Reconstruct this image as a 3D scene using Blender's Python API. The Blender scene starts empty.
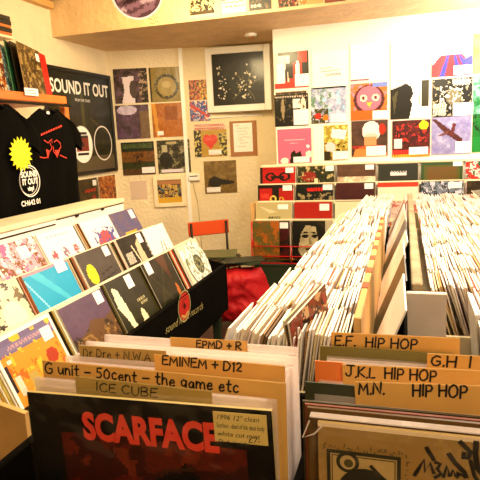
import bpy, math, random
from mathutils import Vector, Matrix, Euler, noise
C = bpy.context.scene.collection
PI = math.pi
# ------------------------------------------------------------------ camera
FPX = 545.0; CAMZ = 1.45
yaw, pit, rol = math.radians(17), math.radians(10.5), math.radians(2.7)
FW = Vector((-math.sin(yaw)*math.cos(pit), math.cos(yaw)*math.cos(pit), -math.sin(pit)))
RI = Vector((math.cos(yaw), math.sin(yaw), 0)); UP = RI.cross(FW)
RR = RI*math.cos(rol)-UP*math.sin(rol); UU = UP*math.cos(rol)+RI*math.sin(rol)
cd = bpy.data.cameras.new('camera'); cam = bpy.data.objects.new('camera', cd); C.objects.link(cam)
cd.sensor_width = 36; cd.lens = 36*FPX/480; cd.clip_start = .05
m = Matrix((RR, UU, -FW)).transposed().to_4x4(); m.translation = Vector((0, 0, CAMZ)); cam.matrix_world = m
bpy.context.scene.camera = cam
# ------------------------------------------------------------------ world, lights, exposure
vs = bpy.context.scene.view_settings
vs.view_transform = 'Standard'; vs.look = 'None'; vs.exposure = 0.40; vs.gamma = 1
W = bpy.data.worlds.new('world'); bpy.context.scene.world = W; W.use_nodes = True
W.node_tree.nodes['Background'].inputs[0].default_value = (1, .72, .42, 1); W.node_tree.nodes['Background'].inputs[1].default_value = .06
def area(name, loc, target, sx, sy, power, col):
    l = bpy.data.lights.new(name, 'AREA'); l.shape = 'RECTANGLE'; l.size = sx; l.size_y = sy; l.energy = power; l.color = col
    o = bpy.data.objects.new(name, l); C.objects.link(o); o.location = loc
    o.rotation_euler = (Vector(target)-Vector(loc)).to_track_quat('-Z', 'Y').to_euler()
area('light_strip_singles', (.25, 2.5, 2.6), (.1, 2.9, 1.0), .3, 1.6, 66, (1, .87, .70))
area('light_back_wall', (.95, 4.0, 2.15), (.0, 4.8, 2.1), .2, .5, 22, (1, .88, .76))
area('light_left_rack', (-.75, 2.0, 2.55), (-1.6, 2.6, .8), .3, 1.2, 44, (1, .80, .50))
area('light_corner', (-1.3, 3.4, 2.5), (-1.9, 4.9, 1.3), .25, .6, 30, (1, .76, .38))
area('light_over_bin', (-.05, 1.15, 2.58), (-.1, .75, 1.1), .3, .9, 22, (1, .82, .58))  # added overhead to brighten the sleeve tops in the bin
area('fill_behind_camera', (.5, -.9, 2.4), (-.05, .6, 1.0), .4, .8, 17, (1, .80, .48))  # added fill from behind the camera, brightens the front sleeves
bl = bpy.data.lights.new('soffit_fill', 'POINT'); bl.energy = 16; bl.color = (1, .86, .7); bl.shadow_soft_size = .08  # added point light, brightens the beam underside from below
bo = bpy.data.objects.new('soffit_fill', bl); C.objects.link(bo); bo.location = (.72, 4.3, 2.12)
# ------------------------------------------------------------------ pixel -> point on a plane of the place
def onplane(x, y, p, n):
    d = FW+RR*((x-240)/FPX)+UU*((240-y)/FPX); o = Vector((0, 0, CAMZ)); n = Vector(n)
    return o+d*((Vector(p)-o).dot(n)/d.dot(n))
def at(x, y, ax, v):
    n = [0, 0, 0]; n[ax] = 1; p = [0, 0, 0]; p[ax] = v
    return onplane(x, y, p, n)
# ------------------------------------------------------------------ materials
def lin(c):
    if isinstance(c, str): c = [int(c[i:i+2], 16)/255 for i in (0, 2, 4)]
    return tuple((a/12.92 if a <= .04045 else ((a+.055)/1.055)**2.4) for a in c)
def mat(name, col=None, rough=.6, metal=0, bump=0, bscale=80, var=0, vscale=4, spec=.5, coat=0):
    M_ = bpy.data.materials.new(name); M_.use_nodes = True; nt = M_.node_tree; b = nt.nodes['Principled BSDF']
    b.inputs['Roughness'].default_value = rough; b.inputs['Metallic'].default_value = metal
    b.inputs['Specular IOR Level'].default_value = spec; b.inputs['Coat Weight'].default_value = coat; b.inputs['Coat Roughness'].default_value = .12
    tc = nt.nodes.new('ShaderNodeTexCoord')
    if col is None:
        a = nt.nodes.new('ShaderNodeVertexColor'); a.layer_name = 'Col'; nt.links.new(a.outputs[0], b.inputs[0])
    elif var:
        n = nt.nodes.new('ShaderNodeTexNoise'); n.inputs['Scale'].default_value = vscale; n.inputs['Detail'].default_value = 6
        r = nt.nodes.new('ShaderNodeValToRGB'); c = lin(col)
        r.color_ramp.elements[0].position = .3; r.color_ramp.elements[1].position = .7
        r.color_ramp.elements[0].color = tuple(k*(1-var) for k in c)+(1,); r.color_ramp.elements[1].color = tuple(min(1, k*(1+var)) for k in c)+(1,)
        nt.links.new(tc.outputs['Object'], n.inputs[0]); nt.links.new(n.outputs[0], r.inputs[0]); nt.links.new(r.outputs[0], b.inputs[0])
    else: b.inputs[0].default_value = lin(col)+(1,)
    if bump:
        n = nt.nodes.new('ShaderNodeTexNoise'); n.inputs['Scale'].default_value = bscale; n.inputs['Detail'].default_value = 4
        bp = nt.nodes.new('ShaderNodeBump'); bp.inputs['Strength'].default_value = bump; bp.inputs['Distance'].default_value = .01
        nt.links.new(tc.outputs['Object'], n.inputs[0]); nt.links.new(n.outputs[0], bp.inputs['Height']); nt.links.new(bp.outputs[0], b.inputs['Normal'])
    return M_
def clearmat(name, gl=.12, rough=.12, tint='ffffff', haze=0):
    M_ = bpy.data.materials.new(name); M_.use_nodes = True; nt = M_.node_tree; nt.nodes.clear()
    o = nt.nodes.new('ShaderNodeOutputMaterial'); t = nt.nodes.new('ShaderNodeBsdfTransparent'); g = nt.nodes.new('ShaderNodeBsdfGlossy'); mx = nt.nodes.new('ShaderNodeMixShader')
    t.inputs[0].default_value = lin(tint)+(1,); g.inputs['Roughness'].default_value = rough
    n = nt.nodes.new('ShaderNodeTexNoise'); n.inputs['Scale'].default_value = 14; tc = nt.nodes.new('ShaderNodeTexCoord'); bp = nt.nodes.new('ShaderNodeBump'); bp.inputs['Strength'].default_value = .5; bp.inputs['Distance'].default_value = .02
    nt.links.new(tc.outputs['Object'], n.inputs[0]); nt.links.new(n.outputs[0], bp.inputs['Height']); nt.links.new(bp.outputs[0], g.inputs['Normal'])
    mx.inputs[0].default_value = gl; nt.links.new(t.outputs[0], mx.inputs[1]); nt.links.new(g.outputs[0], mx.inputs[2]); last = mx
    if haze:
        d = nt.nodes.new('ShaderNodeBsdfTranslucent'); d.inputs[0].default_value = lin('fff0e8')+(1,)
        d2 = nt.nodes.new('ShaderNodeBsdfDiffuse'); d2.inputs[0].default_value = lin('fff0e8')+(1,)
        ad = nt.nodes.new('ShaderNodeMixShader'); nt.links.new(d.outputs[0], ad.inputs[1]); nt.links.new(d2.outputs[0], ad.inputs[2])
        m2 = nt.nodes.new('ShaderNodeMixShader'); m2.inputs[0].default_value = haze
        nt.links.new(mx.outputs[0], m2.inputs[1]); nt.links.new(ad.outputs[0], m2.inputs[2]); last = m2
    nt.links.new(last.outputs[0], o.inputs[0]); return M_
M = dict(
 wall=mat('woodchip_cream_paint', 'eedcb6', .7, bump=1.0, bscale=34, var=.07, vscale=3),
 wallback=mat('white_wall_paint', 'f7eedd', .7, bump=.25, bscale=30),
 soffit=mat('swirled_plaster', 'e2c08e', .6, bump=1.0, bscale=22, var=.1, vscale=6),
 ceil=mat('ceiling_paint', 'e0cba4', .8),
 floor=mat('dark_red_floorboards', '3a1a10', .5, var=.35, vscale=5),
 darkwood=mat('dark_stained_board', '0b0804', .85, spec=.05, var=.2, vscale=6),
 ply=mat('bare_plywood', 'd3a561', .55, var=.12, vscale=9),
 cream=mat('cream_painted_wood', 'f3e2ba', .5, var=.08, vscale=12),
 greyboard=mat('weathered_grey_board', 'a08e6c', .8, var=.3, vscale=14, bump=.4, bscale=40),
 whiteboard=mat('scuffed_white_panel', 'e6d3c8', .5, var=.08, vscale=12),
 orange=mat('orange_varnished_pine', 'd8742e', .4, var=.15, vscale=10),
 black=mat('black_gloss_paint', '0c0a05', .25), blackm=mat('black_marker_ink', '120c08', .6),
 white=mat('white_card', 'fbf4ea', .5), whitegloss=mat('white_gloss_paint', 'fcf8f0', .35),
 ink=mat('grey_biro_ink', '4a4250', .7), red=mat('red_enamel', 'c8141c', .3), redink=mat('scarlet_print', 'e0402a', .4),
 redfab=mat('red_crumpled_plastic', 'b01418', .55, bump=.8, bscale=16, spec=.25), tee=mat('black_cotton_jersey', '070603', .95, bump=.3, bscale=60, spec=.08),
 print_=mat('printed_card', None, .5), gloss=mat('laminated_print_in_polythene', None, .38, coat=.18, bump=.25, bscale=10, spec=.3),
 shiny=mat('wrinkled_polythene_over_print', None, .32, coat=.7, bump=.9, bscale=7), frame=mat('black_frame_lacquer', '15120a', .3), chairred=mat('orange_red_plywood_seat', 'cf4a1c', .35), metal=mat('dark_painted_steel', '1c1a16', .4, .6),
 green=mat('dark_green_paint', '26301a', .5), yellow=mat('fluorescent_yellow_card', 'f2f01c', .5), card=mat('manila_divider_card', 'd2a052', .65, var=.06, vscale=20),
 card2=mat('olive_divider_card', 'a48644', .65, var=.06, vscale=20), cable=mat('cream_cable_sheath', 'cdbb8c', .5), cork=mat('brown_backing_board', 'b98548', .8, var=.1, vscale=40),
 clear=clearmat('clear_polythene', .045, .12), haze=clearmat('milky_polythene', .12, .2, haze=.45), gold=mat('gold_marker', 'e6cf7a', .4), string=mat('nylon_string', 'd8d0c0', .5),
)
# ------------------------------------------------------------------ mesh building
class MB:
    def __init__(s): s.v = []; s.f = []; s.c = []
    def quad(s, pts, col='ffffff'):
        k = len(s.v); s.v += [tuple(p) for p in pts]; s.f.append(tuple(range(k, k+len(pts)))); s.c.append(col); return s
    def box(s, c, d, col='ffffff', rot=None):
        hx, hy, hz = d[0]/2, d[1]/2, d[2]/2; k = len(s.v)
        for x, y, z in ((-1,-1,-1),(1,-1,-1),(1,1,-1),(-1,1,-1),(-1,-1,1),(1,-1,1),(1,1,1),(-1,1,1)):
            p = Vector((x*hx, y*hy, z*hz))
            if rot: p = Euler(rot).to_matrix() @ p
            s.v.append(tuple(p+Vector(c)))
        for f in ((0,3,2,1),(4,5,6,7),(0,1,5,4),(1,2,6,5),(2,3,7,6),(3,0,4,7)): s.f.append(tuple(k+i for i in f)); s.c.append(col)
        return s
    def bevbox(s, c, d, b=.004, col='ffffff'):
        # box with chamfered vertical profile: stack of outlines
        hx, hy, hz = d[0]/2, d[1]/2, d[2]/2; k = len(s.v)
        lv = [(-hz, b), (-hz+b, 0), (hz-b, 0), (hz, b)]
        for z, i in lv:
            X, Y = hx-i, hy-i
            for p in ((-X+b,-Y),(X-b,-Y),(X,-Y+b),(X,Y-b),(X-b,Y),(-X+b,Y),(-X,Y-b),(-X,-Y+b)): s.v.append((c[0]+p[0], c[1]+p[1], c[2]+z))
        for L in range(3):
            for j in range(8):
                a = k+L*8+j; e = k+L*8+(j+1) % 8; s.f.append((a, e, e+8, a+8)); s.c.append(col)
        s.f.append(tuple(k+7-j for j in range(8))); s.c.append(col); s.f.append(tuple(k+24+j for j in range(8))); s.c.append(col); return s
    def tube(s, pts, r, n=8, col='ffffff'):
        pts = [Vector(p) for p in pts]; k = len(s.v); L = len(pts)
        for i, p in enumerate(pts):
            t = (pts[min(i+1, L-1)]-pts[max(i-1, 0)]).normalized(); u = t.orthogonal().normalized() if abs(t.z) > .9 else t.cross(Vector((0, 0, 1))).normalized(); w = t.cross(u)
            for j in range(n): a = 2*PI*j/n; s.v.append(tuple(p+(u*math.cos(a)+w*math.sin(a))*r))
        for i in range(L-1):
            for j in range(n): a = k+i*n+j; e = k+i*n+(j+1) % n; s.f.append((a, e, e+n, a+n)); s.c.append(col)
        s.f.append(tuple(k+n-1-j for j in range(n))); s.c.append(col); s.f.append(tuple(k+(L-1)*n+j for j in range(n))); s.c.append(col); return s
    def disc(s, c, r, r2=None, y=0, n=32, col='ffffff', ry=None, th=0):
        # flat disc (or ring from r to r2) in the local XZ plane facing -Y
        ry = ry or r
        if r2 is None: s.quad([(c[0]+r*math.cos(2*PI*j/n), y, c[1]+ry*math.sin(2*PI*j/n)) for j in range(n)], col)
        else:
            q = r2/r
            for j in range(n):
                a, b = 2*PI*j/n, 2*PI*(j+1)/n
                s.quad([(c[0]+r*math.cos(a), y, c[1]+ry*math.sin(a)), (c[0]+r*math.cos(b), y, c[1]+ry*math.sin(b)), (c[0]+r*q*math.cos(b), y, c[1]+ry*q*math.sin(b)), (c[0]+r*q*math.cos(a), y, c[1]+ry*q*math.sin(a))], col)
        return s
    def stroke(s, pts, w, y=0, col='ffffff'):
        P = [Vector(p) for p in pts]; L = len(P); prev = None
        for i in range(L):
            t = (P[min(i+1, L-1)]-P[max(i-1, 0)]).normalized(); nrm = Vector((-t.y, t.x))*w/2
            a, b = P[i]+nrm, P[i]-nrm
            if prev: s.quad([(prev[0].x, y, prev[0].y), (prev[1].x, y, prev[1].y), (b.x, y, b.y), (a.x, y, a.y)], col)
            prev = (a, b)
        return s
    def mesh(s, name, m_, smooth=False, fix=False):
        me = bpy.data.meshes.new(name); me.from_pydata(s.v, [], s.f); me.update()
        at_ = me.color_attributes.new('Col', 'FLOAT_COLOR', 'CORNER'); buf = []; cache = {}
        for p, c in zip(me.polygons, s.c):
            if c not in cache: cache[c] = lin(c)+(1.0,)
            buf += list(cache[c])*p.loop_total
        at_.data.foreach_set('color', buf); me.materials.append(m_)
        if smooth: me.polygons.foreach_set('use_smooth', [True]*len(me.polygons))
        return me
    def build(s, name, m_, parent=None, loc=(0, 0, 0), rot=(0, 0, 0), smooth=False):
        return link(name, s.mesh(name, m_, smooth), parent, loc, rot)
def link(name, me, parent=None, loc=(0, 0, 0), rot=(0, 0, 0)):
    o = bpy.data.objects.new(name, me); C.objects.link(o); o.parent = parent; o.location = loc; o.rotation_euler = rot; return o
def tag(o, label=None, cat=None, group=None, kind=None):
    if label: o['label'] = label
    if cat: o['category'] = cat
    if group: o['group'] = group
    if kind: o['kind'] = kind
    return o
def empty(name, loc, rz=0, rot=None):
    o = bpy.data.objects.new(name, None); o.empty_display_size = .05; C.objects.link(o); o.location = loc; o.rotation_euler = rot or (0, 0, rz); return o
def struct(o, label=None): return tag(o, label, None, None, 'structure')
TXT = {}
def text_mesh(body, size, m_, bold=0, sx=1, shear=0, align='LEFT', lh=1):
    key = (body, size, m_.name, bold, sx, shear, align, lh)
    if key in TXT: return TXT[key]
    cu = bpy.data.curves.new('lettering', 'FONT'); cu.body = body; cu.size = size; cu.offset = bold; cu.shear = shear; cu.align_x = align; cu.space_line = lh; cu.resolution_u = 3
    ob = bpy.data.objects.new('lettering', cu); C.objects.link(ob); dg = bpy.context.evaluated_depsgraph_get(); dg.update()
    me = bpy.data.meshes.new_from_object(ob.evaluated_get(dg)); bpy.data.objects.remove(ob)
    for v in me.vertices: v.co = Vector((v.co.x*sx, 0, v.co.y))
    me.materials.clear(); me.materials.append(m_); TXT[key] = me; return me
def text(parent, body, size, m_, x, z, y, rot=0, name='lettering', **k):
    return link(name, text_mesh(body, size, m_, **k), parent, (x, y, z), (0, rot, 0))
GL = {'A':(.9,[[(0,0),(.45,1),(.9,0)],[(.18,.35),(.75,.38)]]),'B':(.7,[[(0,0),(.02,1),(.45,.97),(.6,.8),(.45,.56),(.05,.52),(.5,.48),(.68,.25),(.5,.03),(0,0)]]),'C':(.75,[[(.7,.85),(.4,1),(.08,.75),(0,.4),(.2,.05),(.5,0),(.75,.15)]]),
'D':(.75,[[(0,0),(.03,1),(.4,.95),(.7,.6),(.6,.2),(.35,.02),(0,0)]]),'E':(.62,[[(.62,1),(.03,.97),(0,0),(.62,.03)],[(.02,.52),(.5,.55)]]),'F':(.6,[[(.6,1),(.03,.97),(0,0)],[(.02,.52),(.48,.55)]]),
'G':(.8,[[(.72,.88),(.4,1),(.08,.75),(0,.35),(.2,.04),(.55,0),(.75,.2),(.75,.45),(.45,.45)]]),'H':(.72,[[(0,1),(.03,0)],[(.7,1),(.68,0)],[(.02,.5),(.7,.53)]]),'I':(.12,[[(.06,1),(.05,0)]]),'J':(.75,[[(.1,1),(.8,.98)],[(.5,1),(.5,.2),(.35,0),(.1,.05),(0,.25)]]),
'K':(.7,[[(.02,1),(0,0)],[(.65,1),(.04,.45),(.7,0)]]),'L':(.55,[[(.03,1),(0,0),(.58,.04)]]),'M':(.95,[[(0,0),(.1,1),(.45,.3),(.8,1),(.92,0)]]),'N':(.78,[[(0,0),(.04,1),(.7,.02),(.75,1)]]),'O':(.82,[[(.4,1),(.1,.8),(0,.45),(.15,.08),(.45,0),(.75,.25),(.78,.65),(.6,.95),(.35,1)]]),
'P':(.62,[[(.02,0),(.02,1),(.45,.98),(.6,.75),(.45,.5),(.05,.45)]]),'R':(.68,[[(.0,0),(.02,1),(.45,.98),(.6,.75),(.45,.52),(.05,.48),(.65,0)]]),'U':(.72,[[(0,1),(.03,.25),(.25,0),(.5,.02),(.68,.3),(.7,1)]]),'W':(1.1,[[(0,1),(.25,0),(.55,.8),(.82,0),(1.1,1)]]),
'0':(.65,[[(.32,1),(.05,.75),(.03,.3),(.3,0),(.58,.3),(.6,.7),(.32,1)]]),'1':(.2,[[(.02,.8),(.15,1),(.13,0)]]),'2':(.6,[[(.03,.8),(.25,1),(.52,.85),(.5,.6),(.02,.03),(.6,.05)]]),'5':(.6,[[(.58,1),(.12,.97),(.08,.58),(.4,.6),(.58,.35),(.4,.04),(.03,.05)]]),
'+':(.6,[[(0,.45),(.6,.48)],[(.3,.8),(.3,.12)]]),'-':(.6,[[(0,.42),(.6,.45)]]),'.':(.1,[[(.02,.0),(.08,.08)]]),
'r':(.4,[[(.02,.62),(.04,0)],[(.04,.35),(.2,.6),(.4,.58)]]),'e':(.5,[[(.03,.32),(.48,.36),(.42,.58),(.2,.62),(.02,.35),(.12,.03),(.3,0),(.5,.12)]]),'u':(.52,[[(0,.6),(.03,.15),(.2,0),(.42,.15),(.48,.6),(.52,0)]]),'n':(.5,[[(.02,.6),(.03,0)],[(.03,.35),(.22,.6),(.42,.5),(.48,0)]]),'i':(.1,[[(.05,.6),(.05,0)],[(.03,.82),(.08,.88)]]),
't':(.42,[[(.2,1),(.17,.15),(.3,0),(.42,.06)],[(0,.65),(.42,.68)]]),'c':(.45,[[(.42,.52),(.25,.62),(.03,.4),(.08,.08),(.25,0),(.45,.1)]]),'h':(.5,[[(.02,1),(.03,0)],[(.03,.35),(.22,.6),(.42,.5),(.48,0)]]),'g':(.5,[[(.45,.5),(.25,.62),(.03,.42),(.1,.1),(.3,.08),(.45,.3),(.47,.6),(.44,-.2),(.25,-.38),(.05,-.25)]]),'a':(.5,[[(.42,.52),(.22,.62),(.02,.35),(.12,.03),(.32,.08),(.44,.35),(.44,.6),(.5,0)]]),'m':(.8,[[(.02,.6),(.03,0)],[(.03,.35),(.2,.6),(.36,.5),(.4,0)],[(.4,.35),(.58,.6),(.74,.5),(.8,0)]])}
def marker(parent, body, hgt, x, z, y, width=None, pen=.0022, name='marker_lettering'):
    rr = random.Random(body); cur = 0; out = []
    for ch in body:
        if ch == ' ': cur += .42; continue
        adv, sts = GL[ch]; dz = rr.uniform(-.06, .06); sc_ = rr.uniform(.92, 1.06)
        for st_ in sts: out.append([(cur+a*sc_+.08*b, b*sc_+dz) for a, b in st_])
        cur += adv*sc_+.2
    sx = (width/cur) if width else hgt; mb = MB()
    for st_ in out:
        P = []
        for i in range(len(st_)-1): P += [st_[i], ((st_[i][0]+st_[i+1][0])/2, (st_[i][1]+st_[i+1][1])/2)]
        P.append(st_[-1]); mb.stroke([(a*sx, b*hgt) for a, b in P], pen, 0)
        for q in (st_[0], st_[-1]): mb.disc((q[0]*sx, q[1]*hgt), pen/2, n=6)
    return mb.build(name, M['blackm'], parent, (x, y, z))
# ------------------------------------------------------------------ cover art: small drawings printed on a grid of faces
def shade(c, k):
    r = [int(c[i:i+2], 16) for i in (0, 2, 4)]; return '%02x%02x%02x' % tuple(max(0, min(255, int(a*k)+0)) for a in r)
def mixc(a, b, t):
    A = [int(a[i:i+2], 16) for i in (0, 2, 4)]; B = [int(b[i:i+2], 16) for i in (0, 2, 4)]
    return '%02x%02x%02x' % tuple(int((1-t)*x+t*y)//6*6 for x, y in zip(A, B))
def inpoly(x, y, P):
    r = False; j = len(P)-1
    for i in range(len(P)):
        if (P[i][1] > y) != (P[j][1] > y) and x < (P[j][0]-P[i][0])*(y-P[i][1])/(P[j][1]-P[i][1])+P[i][0]: r = not r
        j = i
    return r
def fn(x, y, z): return noise.noise(Vector((x, y, z)))*.75+.45*noise.noise(Vector((x*2.7, y*2.7, z+5)))+.3*noise.noise(Vector((x*6, y*6, z+9)))
def paint(ops, u, v):
    c = ops[0]
    for o in ops[1:]:
        k = o[0]
        if k == 'r' and o[1] <= u <= o[3] and o[2] <= v <= o[4]: c = o[5]
        elif k == 'e' and ((u-o[1])/o[3])**2+((v-o[2])/o[4])**2 <= 1: c = o[5]
        elif k == 'o':
            d = math.sqrt(((u-o[1])/o[3])**2+((v-o[2])/o[4])**2)
            if 1-o[5] <= d <= 1: c = o[6]
        elif k == 'l':
            a = Vector((o[1], o[2])); b = Vector((o[3], o[4])); p = Vector((u, v)); ab = b-a; t = max(0, min(1, (p-a).dot(ab)/ab.dot(ab)))
            if (p-a-ab*t).length < o[5]: c = o[6]
        elif k == 'p' and inpoly(u, v, o[1]): c = o[2]
        elif k == 'n':
            if fn(u*o[1], v*o[1], o[4]) > o[2]+.04: c = o[3]
        elif k == 'nr':
            if o[1] <= u <= o[3] and o[2] <= v <= o[4] and fn(u*o[5], v*o[5], o[8]) > o[6]+.04: c = o[7]
        elif k == 'm':   # soft mottled mix
            c = mixc(c, o[2], max(0, min(1, .5+fn(u*o[1], v*o[1], o[3])*1.3))*o[4])
        elif k == 'w' and o[1] <= u <= o[3] and o[2] <= v <= o[4]:   # a line of dense small marks
            if (int(u*97)*7919 + int(v*61)*104729) % 7 < 4: c = o[5]
    return c
DC = {}
def deepen(c):
    if c not in DC:
        r = [(int(c[i:i+2], 16)/255) for i in (0, 2, 4)]; DC[c] = '%02x%02x%02x' % tuple(int(255*x**1.35) for x in r)
    return DC[c]
def cover_mesh(name, ops, w=.315, h=.315, t=.004, n=30, m_=None, edge='efe4cf'):
    n = int(n*1.4); mb = MB(); nz = max(2, int(n*h/w))
    for i in range(n):
        for j in range(nz):
            c = deepen(paint(ops, (i+.5)/n, 1-(j+.5)/nz))
            x0, x1, z0, z1 = -w/2+w*i/n, -w/2+w*(i+1)/n, h*j/nz, h*(j+1)/nz
            mb.quad([(x0, -t/2, z0), (x1, -t/2, z0), (x1, -t/2, z1), (x0, -t/2, z1)], c)
    e = edge; a, b = -w/2, w/2; y0, y1 = -t/2, t/2
    mb.quad([(b, y1, 0), (a, y1, 0), (a, y1, h), (b, y1, h)], e); mb.quad([(a, y1, 0), (a, y0, 0), (a, y0, h), (a, y1, h)], e); mb.quad([(b, y0, 0), (b, y1, 0), (b, y1, h), (b, y0, h)], e)
    mb.quad([(a, y0, h), (b, y0, h), (b, y1, h), (a, y1, h)], e); mb.quad([(a, y1, 0), (b, y1, 0), (b, y0, 0), (a, y0, 0)], e)
    return mb.mesh(name, m_ or M['gloss'])
STK = {}
def sticker(parent, u, v, w, h, W_=.315, H_=.315, t=.004, col='fbf6f2', lines=True, name='price_sticker'):
    k = (round(w, 4), round(h, 4), col, lines)
    if k not in STK:
        mb = MB(); mb.box((0, 0, 0), (w, .0008, h), col)
        if lines:
            q = max(2, int(h/.014))
            for i in range(q):
                z = h/2-h*(i+.7)/(q+.3); L = w*(.8 if i % 2 == 0 else .55)
                mb.box((-w/2+w*.08+L/2, -.0006, z), (L, .0004, .0016), '8d83a8')
        STK[k] = mb.mesh(name, M['print_'])
    return link(name, STK[k], parent, (-W_/2+W_*u, -t/2-.0009, H_*(1-v)))
def record(label, ops, loc, rot, group=None, st=None, w=.315, h=.315, n=30, name='record_sleeve', cat='record', m_=None, t=.004, edge='efe4cf'):
    o = link(name, cover_mesh(name, ops, w, h, t, n, m_, edge), None, loc, rot); tag(o, label, cat, group)
    if st:
        for q in (st if isinstance(st, list) else [st]): sticker(o, *q, W_=w, H_=h, t=t)
    return o
# ------------------------------------------------------------------ the room
XL, YB, ZS, YBEAM, ZC = -2.82, 4.80, 2.355, 4.15, 2.63
A = Vector((-2.77, 5.02, 0)); CH = math.atan2(.484, 1.485); B = Vector((-1.09, 5.02+1.68*math.tan(CH), 0))
NCH = Vector((math.sin(CH), -math.cos(CH), 0))
struct(MB().box((-.3, 2.3, -.05), (5.6, 7.6, .1)).build('floor', M['floor']))
struct(MB().box((-.3, 2.3, ZC+.05), (5.6, 7.6, .1)).build('ceiling', M['ceil']))
struct(MB().box((XL-.05, 2.3, ZC/2), (.1, 7.6, ZC)).build('wall_left', M['wall']))
struct(MB().box((2.45, 2.3, ZC/2), (.1, 7.6, ZC)).build('wall_right', M['wall']))
struct(MB().box((-.3, -1.45, ZC/2), (5.6, .1, ZC)).build('wall_front', M['wall']))
mid = (A+B)/2+Vector((0, 0, ZC/2))-NCH*.05
struct(MB().box((0, 0, 0), ((B-A).length+.5, .1, ZC)).build('wall_back_left', M['wall'], None, mid, (0, 0, CH)))
struct(MB().box(((2.5-1.09)/2, YB+.4, ZC/2), (2.5+1.09, .8, ZC)).build('wall_back', M['wallback']))
struct(MB().box(((2.4+XL)/2, (YBEAM+6)/2, (ZS+ZC)/2), (2.4-XL, 6-YBEAM, ZC-ZS)).build('trim_1', M['soffit']), 'plastered ceiling beam across the back of the shop')
struct(MB().box((XL+.03, 2.6, 2.595), (.06, 3.06, .05)).build('trim_2', M['ply']), 'brown wooden batten along the top of the left wall')
p = onplane(183, 100, A, NCH); struct(MB().box((0, 0, 0), (.035, .02, ZS)).build('trim_3', M['whitegloss'], None, (p.x+NCH.x*.01, p.y+NCH.y*.01, ZS/2), (0, 0, CH)), 'narrow painted batten on the back left wall')
# ------------------------------------------------------------------ hanging flat things on walls
def hang(label, ops, rect, wall, cat='record', name='record_sleeve', group=None, st=None, n=30, size=None, m_=None, t=.004, gap=.003, tilt=0, edge='efe4cf'):
    x0, y0, x1, y1 = rect
    if wall == 'back': P0, N, rz = Vector((0, YB, 0)), Vector((0, -1, 0)), 0
    elif wall == 'corner': P0, N, rz = A, NCH, CH
    elif wall == 'left': P0, N, rz = Vector((XL, 0, 0)), Vector((1, 0, 0)), PI/2
    elif wall == 'beam': P0, N, rz = Vector((0, YBEAM, 0)), Vector((0, -1, 0)), 0
    cx, cy = (x0+x1)/2, (y0+y1)/2
    c = onplane(cx, cy, P0, N); a, b = onplane(x0, cy, P0, N), onplane(x1, cy, P0, N); w = (b-a).length; h = (onplane(cx, y0, P0, N)-onplane(cx, y1, P0, N)).length
    if size: w, h = size
    c = c+N*(t/2+gap); c.z -= h/2
    o = link(name, cover_mesh(name, ops, w, h, t, n, m_, edge), None, c, (0, tilt, rz)); tag(o, label, cat, group)
    if st:
        for q in (st if isinstance(st, list) else [st]): sticker(o, q[0], q[1], q[2], q[3], w, h, t)
    return o, w, h
S = (.298, .298)
Wt, Bk, Cr = 'fbf4ec', '1d1a0a', 'e9d9ae'
G_ = 'records hung on the back wall'
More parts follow.
